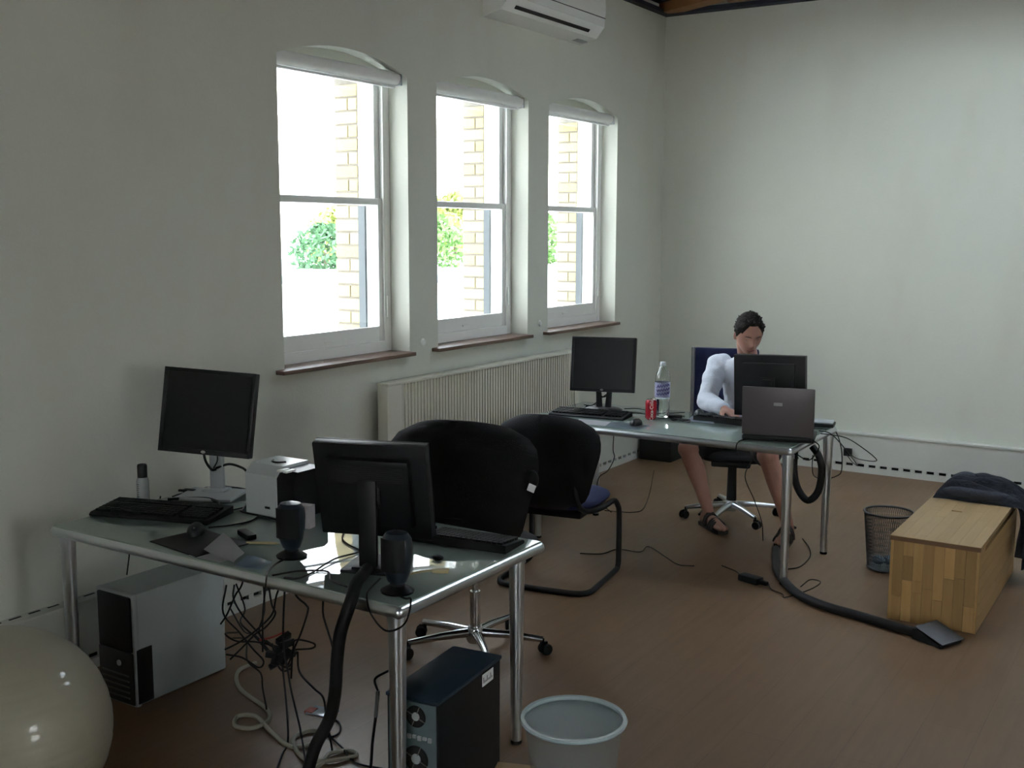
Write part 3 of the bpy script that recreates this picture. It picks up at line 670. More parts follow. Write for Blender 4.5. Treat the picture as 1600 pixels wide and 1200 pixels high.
def foot(b, a0, d):
    d = Vector((*d, 0)).normalized(); h = Vector((a0.x, a0.y, 0))-d*.035
    limb(b, [a0, h+Vector((0, 0, .048))], [.034, .034]); limb(b, [h+Vector((0, 0, .05)), h+d*.10+Vector((0, 0, .048)), h+d*.17+Vector((0, 0, .040)), h+d*.21+Vector((0, 0, .034))], [.034, .036, .026, .018])
    s = Vector((-d.y, d.x, 0))
    for t in (-.022, 0, .022): limb(b, [h+d*.13+s*t+Vector((0, 0, .038)), h+d*(.225-abs(t)*.6)+s*t*1.1+Vector((0, 0, .030))], [.017, .012])
foot(b, J['ra'], (.80, -.62)); foot(b, J['la'], (.1, -1))
for s_, e_, w_ in (('rs', 're', 'rw'), ('ls', 'le', 'lw')):
    limb(b, [J[s_], J[s_].lerp(J[e_], .5), J[e_]], [.052, .045, .037]); limb(b, [J[e_], J[e_].lerp(J[w_], .3), J[w_]], [.038, .037, .026])
def hand(b, w_, d, up, side, curl, spread=.16):
    """palm from wrist w_ along d; up = back of the hand normal; side = thumb direction"""
    d = Vector(d).normalized(); up = Vector(up); up = (up-d*up.dot(d)).normalized(); sd = d.cross(up)*side
    pc_ = w_+d*.045
    b.sphere((0, 0, 0), 1, (.050, .040, .0145), m=Matrix((d, sd, up)).transposed().to_4x4().__class__(Matrix.Translation(pc_) @ Matrix((d, sd, up)).transposed().to_4x4()))
    limb(b, [w_, pc_], [.024, .018])
    for i, (off, ln) in enumerate(((.027, .070), (.009, .080), (-.009, .074), (-.026, .058))):
        p = w_+d*.075+sd*off; a = 0; pts = [w_+d*.045+sd*off*.8, p]; dd = (d+sd*off*spread*14*.1).normalized()
        for k in range(3):
            a += curl*(.6 if k == 0 else 1); v = dd*math.cos(a)-up*math.sin(a); p = p+v*ln*(.42, .33, .25)[k]; pts.append(p)
        limb(b, pts, [.0105, .0100, .0092, .0085, .0072], 10)
    p0 = w_+d*.02+sd*.018; v = (d*.6+sd*.75-up*.25).normalized(); v2 = (d*.95+sd*.2-up*.3).normalized()
    limb(b, [p0, p0+v*.036, p0+v*.036+v2*.030, p0+v*.036+v2*.052], [.014, .0120, .0105, .0085], 10)
hand(b, J['rw'], (.80, -.55, -.10), (0, 0, 1), 1, .42)
hand(b, J['lw'], (-.55, -.05, 1.0), (-.1, .35, .6), 1, 1.15)
body = remeshed('body', b, SKIN, man, .0048, 3)
# face parts
for s in (-1, 1):
    e_ = MB().sphere((0, 0, 0), .0118, m=HM @ Matrix.Translation((s*.030, -.0700, -.003))).build('eye', EYEM, man)
    MB().sphere((0, 0, 0), .0132, (1.2, 1, .85), m=HM @ Matrix.Translation((s*.030, -.0698, .0028))).build('eyelid', SKIN, e_)
    MB().sphere((0, 0, 0), .0058, (1, .5, 1), m=HM @ Matrix.Translation((s*.030, -.0780, -.010))).build('iris', IRISM, e_)
    MB().tube([HM @ Vector((s*(.014+t*.034), -.1000+.0145*t*t+.006*t, .0185+.0025*math.sin(PI*t))) for t in (0, .25, .5, .75, 1)], [.002, .0034, .0036, .0030, .0015], 8).build('eyebrow', BROWM, man)
MB().tube([HM @ Vector((t*.024, -.0945+.010*t*t, -.0685)) for t in (-1, -.5, 0, .5, 1)], [.0012, .0042, .0052, .0042, .0012], 8).build('mouth', LIPM, man)
# hair: a cap of short tufts over the skull
b = MB()
def hair_fn(u_, v_):
    a = 2*PI*u_; y = math.sin(a); x = math.cos(a)
    lim = .42 if y < -.75 else (-.05 if abs(x) > .75 and y < .25 else -.42)          # hairline elevation by direction
    t = max(0, min(1, (y+.95)/.7)); lim = .72*(1-t)+(-.12 if abs(x) > .8 else -.45)*t
    if y < -.9: lim = .70
    e = lim+(PI/2-lim)*v_; ce = math.cos(e); X, Y, Z = ce*x, ce*y, math.sin(e)
    nz = noise.noise(Vector((X*6, Y*6, Z*6)))*.012+noise.noise(Vector((X*22, Y*22, Z*22)))*.006
    k = 1+(.07+.02*max(0, Z))*min(1, v_*5)
    p = Vector((X*.080*k, Y*.100*k+.002, Z*.118*k+.004))
    return HM @ (p+p.normalized()*nz*min(1, v_*4))
b.grid(hair_fn, 64, 22, True); bmesh.ops.solidify(b.bm, geom=b.bm.faces[:], thickness=.008)
hr = b.build('hair', HAIRM, man, angle=80)
tf = MB()
for k in range(170):
    a = rnd.uniform(0, 2*PI); v0 = rnd.uniform(.12, .95); p = hair_fn(a/(2*PI), v0); n_ = (p-HC_).normalized()
    d_ = (n_*.6+Vector((rnd.uniform(-.5, .5), rnd.uniform(-.6, .2), rnd.uniform(0, .6)))).normalized()
    ln = rnd.uniform(.006, .010); tf.tube([p-n_*.002, p+d_*ln*.6, p+d_*ln], [.0045, .0030, .0006], 5)
tf.build('tufts', HAIRM, hr)
# shirt
b = MB()
torso(b, [((1.44, 6.50, .50), .178, .135, -5), ((1.44, 6.50, .58), .172, .133, -8), ((1.45, 6.47, .70), .166, .130, -12), ((1.46, 6.43, .83), .175, .130, -14), ((1.47, 6.39, .93), .200, .125, -16), ((1.475, 6.365, .995), .145, .10, -18), ((1.478, 6.345, 1.025), .078, .072, -20)])
for s_, e_, w_, cut in (('rs', 're', 'rw', .93), ('ls', 'le', 'lw', .9)):
    A, B, C = J[s_], J[e_], J[w_]
    limb(b, [A+Vector((.03 if s_ == 'rs' else -.03, 0, .004)), A, A.lerp(B, .5), B], [.074, .072, .066, .058]); limb(b, [B, B.lerp(C, .35), B.lerp(C, cut)], [.058, .055, .041])
sh = remeshed('shirt', b, SHIRTM, man, .007, 4)
for v in sh.data.vertices:      # folds along arm and waist
    c = v.co; v.co = c+v.normal*(.008*noise.noise(Vector((c.x*11, c.y*11, c.z*24)))+.003*noise.noise(Vector((c.x*22+5, c.y*22, c.z*30))))
MB().tube([Vector((1.478, 6.335, 1.030))+Vector((.068*math.cos(2*PI*k/24), .060*math.sin(2*PI*k/24), .012*math.sin(2*PI*k/24))) for k in range(24)], .007, 8, closed=True).build('collar', SHIRTM, sh)
# shorts
b = MB()
torso(b, [((1.44, 6.49, .455), .17, .13, 0), ((1.44, 6.50, .52), .178, .138, -4), ((1.44, 6.50, .60), .165, .128, -8)])
for h_, k_2 in (('rh', 'rk'), ('lh', 'lk')):
    A, B = J[h_], J[k_2]; limb(b, [A, A.lerp(B, .5), A.lerp(B, .78)], [.102, .096, .088])
remeshed('shorts', b, SHORTM, man, .009, 4)
# sandals
for a0, d, nm in ((J['ra'], (.80, -.62), 'r'), (J['la'], (.1, -1), 'l')):
    d = Vector((*d, 0)).normalized(); h = Vector((a0.x, a0.y, 0))-d*.035; s = Vector((-d.y, d.x, 0)); b = MB()
    out = [(-.04, 0), (-.03, .03), (.03, .036), (.10, .044), (.17, .046), (.215, .035), (.235, 0), (.215, -.035), (.17, -.044), (.10, -.038), (.03, -.034), (-.03, -.03)]
    b.prism([((h+d*p+s*q).x, (h+d*p+s*q).y) for p, q in out], 2, 0, .022); sd_ = b.build('sandal', LEATHER, man, smooth=False)
    for t, wd_, hh in ((.155, .047, .058), (.138, .047, .064), (.12, .046, .070), (.075, .044, .088), (.058, .043, .094)):
        MB().tube([h+d*t+s*(math.cos(PI*k/8)*wd_)+Vector((0, 0, .018+(hh-.018)*math.sin(PI*k/8))) for k in range(9)], .0105, 8).build('strap', LEATHER, sd_)
    MB().tube([h-d*.005+s*.038+Vector((0, 0, .07)), h-d*.045+Vector((0, 0, .075)), h-d*.005-s*.038+Vector((0, 0, .07))], .008, 8).build('heel_strap', LEATHER, sd_)

# ------------------------------------------------------------ laptop
lp = thing('laptop', 'open grey-lidded laptop at the near right corner of the far desk', 'laptop', (1.995, 5.375, ZT), math.radians(13))
MB().box((-.18, .0, .006), (.18, .25, .03), bev=.006).build('laptop_base', BLACKM, lp)
LM = Matrix.Translation((0, .0, .026)) @ Matrix.Rotation(math.radians(4), 4, 'X')
MB().box((-.18, -.007, .012), (.18, .007, .262), m=LM, bev=.006).build('lid', mat('grey_lid', (.105, .095, .098), .42, metal=.3), lp)
MB().box((-.165, .0065, .03), (.165, .009, .25), m=LM).build('laptop_screen', SCREEN, lp, smooth=False)
MB().box((-.022, -.0085, .168), (.022, -.0065, .185), m=LM, bev=.001).build('lid_badge', mat('pale_badge', (.40, .40, .40), .4), lp)
MB().tube([(-.17, 0, .025), (.17, 0, .025)], .011, 12).build('hinge', BLACK, lp)
b = MB()
for r_ in range(5):
    for c in range(14): b.box((-.15+c*.0215, .07+r_*.022, .029), (-.132+c*.0215, .088+r_*.022, .0325))
b.build('keys', BLACK, lp, smooth=False)['kind'] = 'stuff'

# phone cradle / dock at the right end
dk = thing('desk_phone', 'flat grey desk device at the right end of the far desk', 'device', (2.045, 6.0, ZT), math.radians(10))
MB().box((-.075, -.06, .0), (.06, .06, .02), bev=.006).build('housing', BLACK, dk); MB().box((-.07, -.05, .019), (.055, .058, .028), bev=.005).build('top_cover', SILVER, dk)
# papers, cards by the can
sheet('paper_sheet', 'white sheet sticking out under the far desk keyboard', 'paper', [(.80, 5.44, .7165), (1.0, 5.46, .7165), (1.04, 5.31, .7165), (.86, 5.31, .7165)], PAPER, wav=.001)
sheet('magazine', 'dull blue magazine under the mouse on the far desk', 'magazine', [(1.00, 5.48, .7165), (1.25, 5.47, .7165), (1.24, 5.30, .7165), (1.04, 5.31, .7165)], mat('magazine_cover', (.22, .27, .31), .35, var=.35, vscale=14), wav=.0005)
sheet('booklet', 'pale grey booklet behind the earphones on the far desk', 'booklet', [(1.30, 5.95, .7165), (1.42, 5.93, .7165), (1.52, 5.70, .7165), (1.34, 5.72, .7165)], mat('booklet_cover', (.42, .46, .52), .4, var=.15, vscale=16), th=.004, wav=.003)
tag(MB().box((-.045, -.02, 0), (.045, .02, .018), m=Matrix.Translation((1.235, 5.80, ZT)) @ Matrix.Rotation(math.radians(25), 4, 'Z'), bev=.006).build('wallet', BLACKM), 'small black wallet beside the water bottle', 'wallet')
b = MB(); rr_ = random.Random(3)
b.tube(spline([(1.30+rr_.uniform(-.06, .10), 5.70+rr_.uniform(-.04, .05), ZT+.004+.004*rr_.random()) for _ in range(15)], 5), .0028, 6)
tag(b.build('earphone_cable', RUBBER), 'tangled black earphone lead in front of the grey booklet', 'cable')
tag(MB().box((-.06, -.05, 0), (.06, .05, .012), m=Matrix.Translation((1.42, 6.0, ZT)) @ Matrix.Rotation(math.radians(-30), 4, 'Z'), bev=.003).build('notebook', BLACK), 'black notebook between the booklet and the right arm', 'notebook')

# can
cn = thing('drink_can', 'red drink can with white lettering beside the water bottle', 'can', (1.150, 5.66, ZT))
MB().lathe([(.022, 0), (.031, .008), (.033, .012), (.033, .10), (.027, .115)], seg=28).build('can_body', REDCAN, cn)
MB().lathe([(.027, .114), (.028, .117), (.025, .117), (.024, .113), (.0001, .113)], seg=28).build('can_lid', CHROME, cn)
tx = text('lettering', 'Coca-Cola', .027, WTXT, cn, Matrix.Rotation(math.radians(90), 4, 'Z'))
for v in tx.data.vertices:     # wrap round the can, word running upwards
    a = math.radians(-58)+v.co.x/.033; z_ = v.co.y+.057; rr_ = .0334+(v.co.z*1.0)
    v.co = Vector((rr_*math.cos(a), rr_*math.sin(a), z_))
# water bottle
wbx = thing('water_bottle', 'tall clear plastic water bottle behind the red can', 'bottle', (1.185, 5.735, ZT), math.radians(-60))
MB().lathe([(.030, 0), (.040, .008), (.042, .03), (.040, .045), (.043, .06), (.040, .09), (.0435, .12), (.0435, .22), (.0425, .235), (.036, .262), (.022, .295), (.0150, .308), (.0145, .315), (.0135, .315), (.0138, .306), (.020, .293), (.0345, .260), (.0415, .234), (.0425, .22), (.0425, .12), (.039, .09), (.042, .06), (.039, .045), (.041, .03), (.039, .010), (.0001, .003)], seg=32).build('plastic_shell', PET, wbx)
MB().lathe([(.0001, .004), (.0385, .0105), (.0405, .03), (.0385, .045), (.0415, .06), (.0385, .09), (.0405, .115), (.0001, .115)], seg=32).build('water', WATER, wbx)
MB().lathe([(.0165, .306), (.0165, .326), (.014, .329), (.0001, .329)], seg=24).build('cap', mat('white_cap', (.6, .65, .66), .4), wbx)
lb = MB().lathe([(.0442, .125), (.0442, .212), (.0438, .212), (.0438, .125)], seg=32)
bmesh.ops.delete(lb.bm, geom=[f_ for f_ in lb.bm.faces if len(f_.verts) > 4], context='FACES'); lb = lb.build('paper_label', LABELM, wbx)
for q in range(3):
    pts = []
    for k in range(26):
        t = k/25; a = -.9+1.8*t; pts.append(Vector((.0452*math.cos(a), .0452*math.sin(a), .142+q*.023+.012*t+.007*math.sin(k*1.3+q*2))))
    MB().tube(pts, .0022, 6).build('label_script', PURPLE, lb)

# ------------------------------------------------------------ computers on the floor
p = thing('tower_computer', 'silver tower computer with black front panels under the foreground desk', 'computer', (.315, 2.545, 0), 0)
W_, D_, H_ = .208, .44, .44
MB().box((0, .012, .006), (W_, D_, H_), bev=.006).build('side_panel', PCSIDE, p)
MB().box((-.002, -.004, .0), (W_+.002, .022, H_+.003), bev=.010).build('front_frame', SILVER, p)
MB().box((.012, -.012, .215), (W_-.008, .005, H_-.010), bev=.008).build('upper_bezel', BLACK, p)
MB().box((.004, -.009, .008), (W_-.006, .005, .213), bev=.006).build('lower_grille', mat('dark_grille', (.035, .033, .032), .35), p)
for k in range(5): MB().box((.02, -.0115, .03+k*.022), (W_-.03, -.008, .036+k*.022), bev=.001).build('grille_bar', GREYC, p)
MB().lathe([(.0001, 0), (.011, 0), (.011, .004), (.0001, .004)], seg=18, m=Matrix.Translation((W_*.6, -.009, .165)) @ Matrix.Rotation(PI/2, 4, 'X')).build('power_button', SILVER, p)
MB().box((W_-.004, .004, .012), (W_+.0035, .075, .225), bev=.003).build('side_inlay', BLACK, p)
p = thing('tower_computer', 'black tower computer turned rear side out beneath the desk corner', 'computer', (1.785, 2.475, 0), math.radians(6))
W_, D_, H_ = .182, .40, .395
MB().box((0, 0, .006), (W_, D_, H_-.012), bev=.003).build('case', BLACK, p)
MB().box((-.002, -.008, H_-.014), (W_+.002, D_+.012, H_), bev=.006).build('top_cover', PCTOP, p)
MB().box((.008, -.004, .012), (W_-.008, .002, H_-.016), bev=.002).build('rear_plate', PCBACK, p)
for z_, rf in ((.335, .034), (.20, .042)):
    f_ = MB().lathe([(rf, -.0), (rf, .004), (rf-.006, .004), (rf-.006, 0)], seg=24, m=Matrix.Translation((.105, -.003, z_)) @ Matrix.Rotation(PI/2, 4, 'X')).build('fan_ring', BLACKM, p)
    MB().lathe([(.0001, 0), (rf-.004, 0), (rf-.004, .0015), (.0001, .0015)], seg=24, m=Matrix.Translation((.105, -.0035, z_)) @ Matrix.Rotation(PI/2, 4, 'X')).build('fan_void', DARKSLOT, f_)
    MB().lathe([(.0001, 0), (rf*.38, 0), (rf*.38, .004), (.0001, .004)], seg=20, m=Matrix.Translation((.105, -.004, z_)) @ Matrix.Rotation(PI/2, 4, 'X')).build('fan_hub', SILVER, f_)
    for k in range(4): MB().box((.012, -.001, -.0015), (rf, .001, .0015), m=Matrix.Translation((.105, -.007, z_)) @ Matrix.Rotation(k*PI/2+.4, 4, 'Y')).build('fan_guard', GREYC, f_)
MB().box((.015, -.007, .30), (.055, -.003, .33), bev=.001).build('power_inlet', BLACK, p)
b = MB()
for k in range(7): b.box((.04+.018*k, -.010, .262+(k % 2)*.004), (.052+.018*k, -.003, .276), bev=.001)
b.build('rear_ports', SILVER, p)
b = MB()
for k in range(6): b.box((.02, -.0065, .03+.02*k), (.15, -.003, .042+.02*k), bev=.001)
b.build('expansion_slots', SILVER, p)
MB().box((W_-.001, .275, .335), (W_+.0012, .35, .375)).build('sticker', WTXT, p, smooth=False)
b = MB()
for k in range(8): b.box((W_, .281+.008*k, .345), (W_+.0018, .284+.008*k, .352+.012*(k % 3 == 0)))
b.build('sticker_print', BLACK, p, smooth=False)
tag(MB().box((.085, 7.72, 0), (.36, 8.1, .17), bev=.012).build('black_case', BLACKM), 'low black case on the floor in the far corner', 'case')

# ------------------------------------------------------------ exercise ball
bx = thing('exercise_ball', 'large beige exercise ball at the lower left', 'ball', (.895, 1.775, .0))
b = MB(); N = 64
def ball(u_, v_):
    e = (v_-.5)*PI; rr_ = .31-.0009*max(0, math.sin(e*40))*(abs(e) < 1.2)*1.2
    return Vector((rr_*math.cos(e)*math.cos(2*PI*u_), rr_*math.cos(e)*math.sin(2*PI*u_), .31+rr_*math.sin(e)))
b.grid(ball, 72, 160, True); b.build('ball_skin', BALLM, bx)
MB().lathe([(.0001, 0), (.012, 0), (.010, .004), (.0001, .005)], seg=16, m=Matrix.Translation((-.309, 0, .31)) @ Matrix.Rotation(-PI/2, 4, 'Y')).build('valve_plug', WHITE, bx)

# ------------------------------------------------------------ chest, jacket, bins
ch = thing('wooden_chest', 'low butcher-block wooden chest on the right', 'chest', (2.65, 5.085, 0))
CW, CD, CH = .385, 1.09, .40
MB().box((.018, .022, .012), (CW-.06, CD-.02, CH-.05)).build('carcass', mat('beech_core', (.20, .11, .05), .7), ch, smooth=False)
MB().box((.0, .0, .0), (.012, .02, CH-.022), bev=.001).build('corner_post', STAVEZ, ch); MB().box((CW-.012, .0, .0), (CW, .02, CH-.022), bev=.001).build('corner_post', STAVEZ, ch)
sw = (CW-.024)/8
for c in range(8):
    cuts = [0]+sorted(rnd.uniform(.08, .32) for _ in range(rnd.choice((1, 1, 2))))+[CH-.022]
    for a_, b_ in zip(cuts, cuts[1:]):
        if b_-a_ < .03: continue
        o = MB().box((-sw/2+.0004, 0, -(b_-a_)/2+.0004), (sw/2-.0004, .020, (b_-a_)/2-.0004), bev=.0008).build('stave', STAVEZ, ch, smooth=False)
        o.location = (.012+sw*(c+.5), .0+.0004*(c % 2), (a_+b_)/2)
lw = (CW+.008)/8
for c in range(8):
    cuts = [0]+sorted(rnd.uniform(.2, .95) for _ in range(2))+[CD+.006]
    for a_, b_ in zip(cuts, cuts[1:]):
        if b_-a_ < .05: continue
        o = MB().box((-lw/2+.0003, -(b_-a_)/2+.0003, 0), (lw/2-.0003, (b_-a_)/2-.0003, .021), bev=.0006).build('lid_stave', STAVEY, ch, smooth=False)
        o.location = (-.004+lw*(c+.5), -.004+(a_+b_)/2, CH-.021)
hs_ = [0, .062, .124, .186, .248, .300, .350]
for a_, b_ in zip(hs_, hs_[1:]):
    cuts = [.02]+sorted(rnd.uniform(.25, .9) for _ in range(1))+[CD-.035]
    for p_, q_ in zip(cuts, cuts[1:]):
        o = MB().box((-.018, -(q_-p_)/2+.0004, -(b_-a_)/2+.0004), (0, (q_-p_)/2-.0004, (b_-a_)/2-.0004), bev=.0006).build('side_stave', STAVES, ch, smooth=False)
        o.location = (CW, (p_+q_)/2, (a_+b_)/2)
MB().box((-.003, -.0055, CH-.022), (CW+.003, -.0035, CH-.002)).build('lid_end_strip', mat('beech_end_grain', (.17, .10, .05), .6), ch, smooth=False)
MB().box((CW-.018, .02, .350), (CW, .14, CH-.022)).build('side_rail', STAVES, ch, smooth=False)
MB().box((CW-.03, .14, .345), (CW-.015, CD, CH-.022)).build('lid_gap', DARKSLOT, ch, smooth=False)
MB().box((CW-.018, CD-.033, 0), (CW, CD, CH-.022), bev=.001).build('corner_post', STAVES, ch)

# jacket: draped heap
b = MB()
JX0, JX1, JY0, JY1 = 2.66, 3.10, 5.93, 6.20
def jk(u_, v_):
    # u across the chest (x), running over the right edge and down; v along depth
    s = u_*.80
    if s < .385: x = 2.655+s; z = .402; dropf = 0
    else:
        d_ = s-.385; x = 3.04+min(d_, .05)*.9; z = .402-max(0, d_-.03)*1.0; dropf = 1
    y = JY0+(JY1-JY0)*v_+(.10*noise.noise(Vector((u_*4, 7, 0)))) * (1-v_) + (.06*max(0, u_-.5)*(v_-.3))
    fold = abs(math.sin((v_*3.1+u_*1.6+.5*noise.noise(Vector((u_*3, v_*3, 1))))*PI))
    edge = min(1, v_*7, (1-v_)*6, u_*9); edge = max(0, edge)**.6
    if not dropf:
        z += edge*(.045+.045*fold+.03*math.sin(PI*min(1, u_*1.9))*math.sin(PI*v_)+.02*noise.noise(Vector((u_*9, v_*9, 4))))
    else:
        x += edge*(.012+.02*fold)+(.02 if True else 0); z += edge*.05*max(0, 1-(s-.385)/.08)
        z = max(z, .09+.08*v_)
    return Vector((x, y, max(z, .03)))
b.grid(jk, 60, 44); bmesh.ops.solidify(b.bm, geom=b.bm.faces[:], thickness=.012)
jo = b.build('jacket', JACKET, None, angle=80); tag(jo, 'crumpled charcoal jacket draped over the back end of the chest', 'jacket')
MB().tube(spline([(2.73, 6.12, .475), (2.78, 6.10, .50), (2.84, 6.10, .492), (2.90, 6.08, .478), (2.98, 6.04, .455), (3.05, 6.00, .43)]), [.03, .030, .030, .028, .027, .026, .025, .025, .025, .024, .024, .023, .022, .022, .022, .022, .021, .021, .021, .021, .020, .02, .02, .02, .02, .02, .02, .02, .02, .02, .02][:31] if False else .026, 12).build('rolled_sleeve', JACKET, jo)
MB().tube(spline([(2.70, 5.98, .435), (2.80, 5.955, .445), (2.92, 5.955, .44), (3.02, 5.98, .43), (3.075, 6.02, .40), (3.095, 6.05, .33)]), .027, 12).build('sleeve', JACKET, jo)
MB().tube(spline([(3.085, 6.05, .40), (3.10, 6.08, .30), (3.09, 6.08, .20), (3.085, 6.06, .11)]), .035, 12).build('hanging_sleeve', JACKET, jo)

# wire mesh bin
wb2 = thing('mesh_bin', 'grey wire mesh waste bin beside the chest', 'bin', (2.455, 5.86, 0))
b = MB(); nseg = 72; rb, rt_, hb = .098, .126, .30
wires = MB()
for k in range(nseg):
    for sgn in (1, -1):
        pts = []
        for j in range(7):
            t = j/6; a = 2*PI*k/nseg+sgn*t*.35; rr_ = rb+(rt_-rb)*t; pts.append((rr_*math.cos(a), rr_*math.sin(a), .012+hb*t))
        wires.tube(pts, .0011, 3, cap=False)
wo = wires.build('wire_mesh', MESHG, wb2, smooth=False); wo['kind'] = 'stuff'
for zz, rr_, tr_ in ((.012, rb, .005), (.312, rt_, .006)):
    MB().tube([(rr_*math.cos(2*PI*k/40), rr_*math.sin(2*PI*k/40), zz) for k in range(40)], tr_, 8, closed=True).build('rim_ring', MESHG, wb2)
MB().lathe([(.0001, .006), (rb, .006), (rb, .012), (.0001, .012)], seg=32).build('bin_floor', mat('bin_floor_metal', (.12, .16, .17), .4, metal=.5), wb2)
b = MB(); rr_ = random.Random(5)
for k in range(5): b.sphere((rr_.uniform(-.045, .045), rr_.uniform(-.045, .045), .04), .034, (1, .9, .75))
for v in b.bm.verts: v.co += Vector((noise.noise(v.co*60), noise.noise(v.co*60+Vector((5, 5, 5))), 0))*.01
tag(b.build('crumpled_rubbish', mat('dark_rubbish', (.10, .14, .17), .7), None, smooth=False), 'dark crumpled rubbish inside the wire mesh bin', 'rubbish'); bpy.data.objects['crumpled_rubbish'].location = (2.455, 5.86, .004)
# frosted plastic bin
pb = thing('plastic_bin', 'translucent plastic waste bin at the bottom edge', 'bin', (2.252, 2.805, 0))
MB().lathe([(.0001, .004), (.118, .004), (.152, .290), (.154, .292), (.1515, .292), (.1155, .008), (.0001, .008)], seg=56).build('bin_wall', FROST, pb)
MB().lathe([(.152, .286), (.164, .288), (.166, .293), (.163, .299), (.152, .298), (.1505, .292), (.152, .286)], seg=56).build('rim', mat('frosted_rim', (.55, .68, .70), .22, alpha=.65), pb)
# wooden block next to the near bin
wk = thing('wooden_board', 'low yellowish wooden board at the bottom edge, between desk leg and plastic bin', 'board', (2.02, 2.82, 0), math.radians(20))
MB().box((-.07, -.12, 0), (.06, .09, .03), bev=.002).build('board_body', STAVEY, wk)

# ------------------------------------------------------------ cables
def cable(name, label, pts, r_, m_, cat='cable', n=6, group=None, seg=7):
    return tag(MB().tube(spline(pts, n), r_, seg).build(name, m_), label, cat, group)
cable('cable_sleeve', 'thick black cable hose hanging from the near desk corner to the floor', [(1.655, 2.545, .738), (1.69, 2.48, .740), (1.735, 2.40, .744), (1.768, 2.335, .712), (1.737, 2.325, .619), (1.72, 2.325, .528), (1.714, 2.32, .428), (1.690, 2.32, .341), (1.649, 2.30, .249), (1.62, 2.29, .15), (1.60, 2.27, .05), (1.56, 2.20, .024)], .019, RUBBER, 'hose', seg=12)
cable('cable_sleeve', 'U-shaped black cable hose hanging below the right end of the far desk', [(2.010, 5.62, .675), (2.010, 5.62, .528), (2.036, 5.62, .43), (2.091, 5.62, .375), (2.143, 5.62, .43), (2.158, 5.62, .545), (2.139, 5.62, .62), (2.10, 5.63, .665)], .019, RUBBER, 'hose', seg=12)
cable('cable_sleeve', 'black cable hose snaking over the floor to the grey floor box', [(1.87, 5.79, .03), (1.90, 5.70, .024), (1.93, 5.62, .022), (2.02, 5.40, .022), (2.20, 5.14, .022), (2.371, 5.03, .022), (2.531, 4.985, .022), (2.68, 4.94, .022), (2.83, 4.90, .022)], .022, RUBBER, 'hose', seg=12)
fb = thing('floor_box', 'grey wedge-shaped floor socket box in front of the chest', 'socket box', (2.905, 4.915, 0), math.radians(-25))
MB().prism([(-.07, 0), (.07, 0), (.07, .012), (-.055, .05), (-.07, .045)], 1, -.075, .075).build('box_shell', BLACKM, fb, angle=20)
MB().box((-.075, -.075, 0), (.075, .075, .004), m=Matrix.Translation((.012, 0, .037)) @ Matrix.Rotation(math.radians(16), 4, 'Y'), bev=.001).build('box_lid', mat('grey_lid_plastic', (.09, .095, .10), .5), fb)
pa = thing('power_adapter', 'black power brick lying on the floor left of the far desk leg', 'adapter', (1.93, 5.245, 0), math.radians(-17))
MB().box((-.065, -.03, 0), (.055, .03, .035), bev=.008).build('brick_body', BLACK, pa); MB().box((.055, -.012, .006), (.10, .012, .026), bev=.005).build('plug_end', BLACKM, pa)
cable('thin_cord', 'thin black cord curling from the floor power brick toward the hose', [(1.86, 5.27, .02), (1.80, 5.36, .006), (1.70, 5.42, .004)], .003, RUBBER)
cable('thin_cord', 'thin looped black cord on the floor right of the far desk leg', [(2.03, 5.215, .02), (2.06, 5.18, .004), (2.13, 5.14, .004), (2.16, 5.10, .004), (2.245, 5.20, .03), (2.27, 5.30, .045), (2.20, 5.36, .03), (2.17, 5.30, .004)], .003, RUBBER)
cable('thick_cord', 'cream looping cord on the floor under the foreground desk', [(a, b_, .009+.003*math.sin(k*1.7)) for k, (a, b_) in enumerate([(.589, 3.087), (.601, 2.976), (.725, 2.869), (.935, 2.797), (1.024, 2.724), (1.025, 2.644), (.953, 2.629), (.902, 2.69), (.965, 2.718), (1.108, 2.656), (1.235, 2.621), (1.284, 2.681), (1.252, 2.749), (1.203, 2.735), (1.206, 2.66), (1.337, 2.576), (1.416, 2.60), (1.468, 2.687), (1.425, 2.704), (1.388, 2.647), (1.414, 2.571), (1.40, 2.45)])], .008, CREAM, seg=8)
G = 'tangled cables under the foreground desk'; GL = 'thin dark cable in the tangle under the foreground desk'
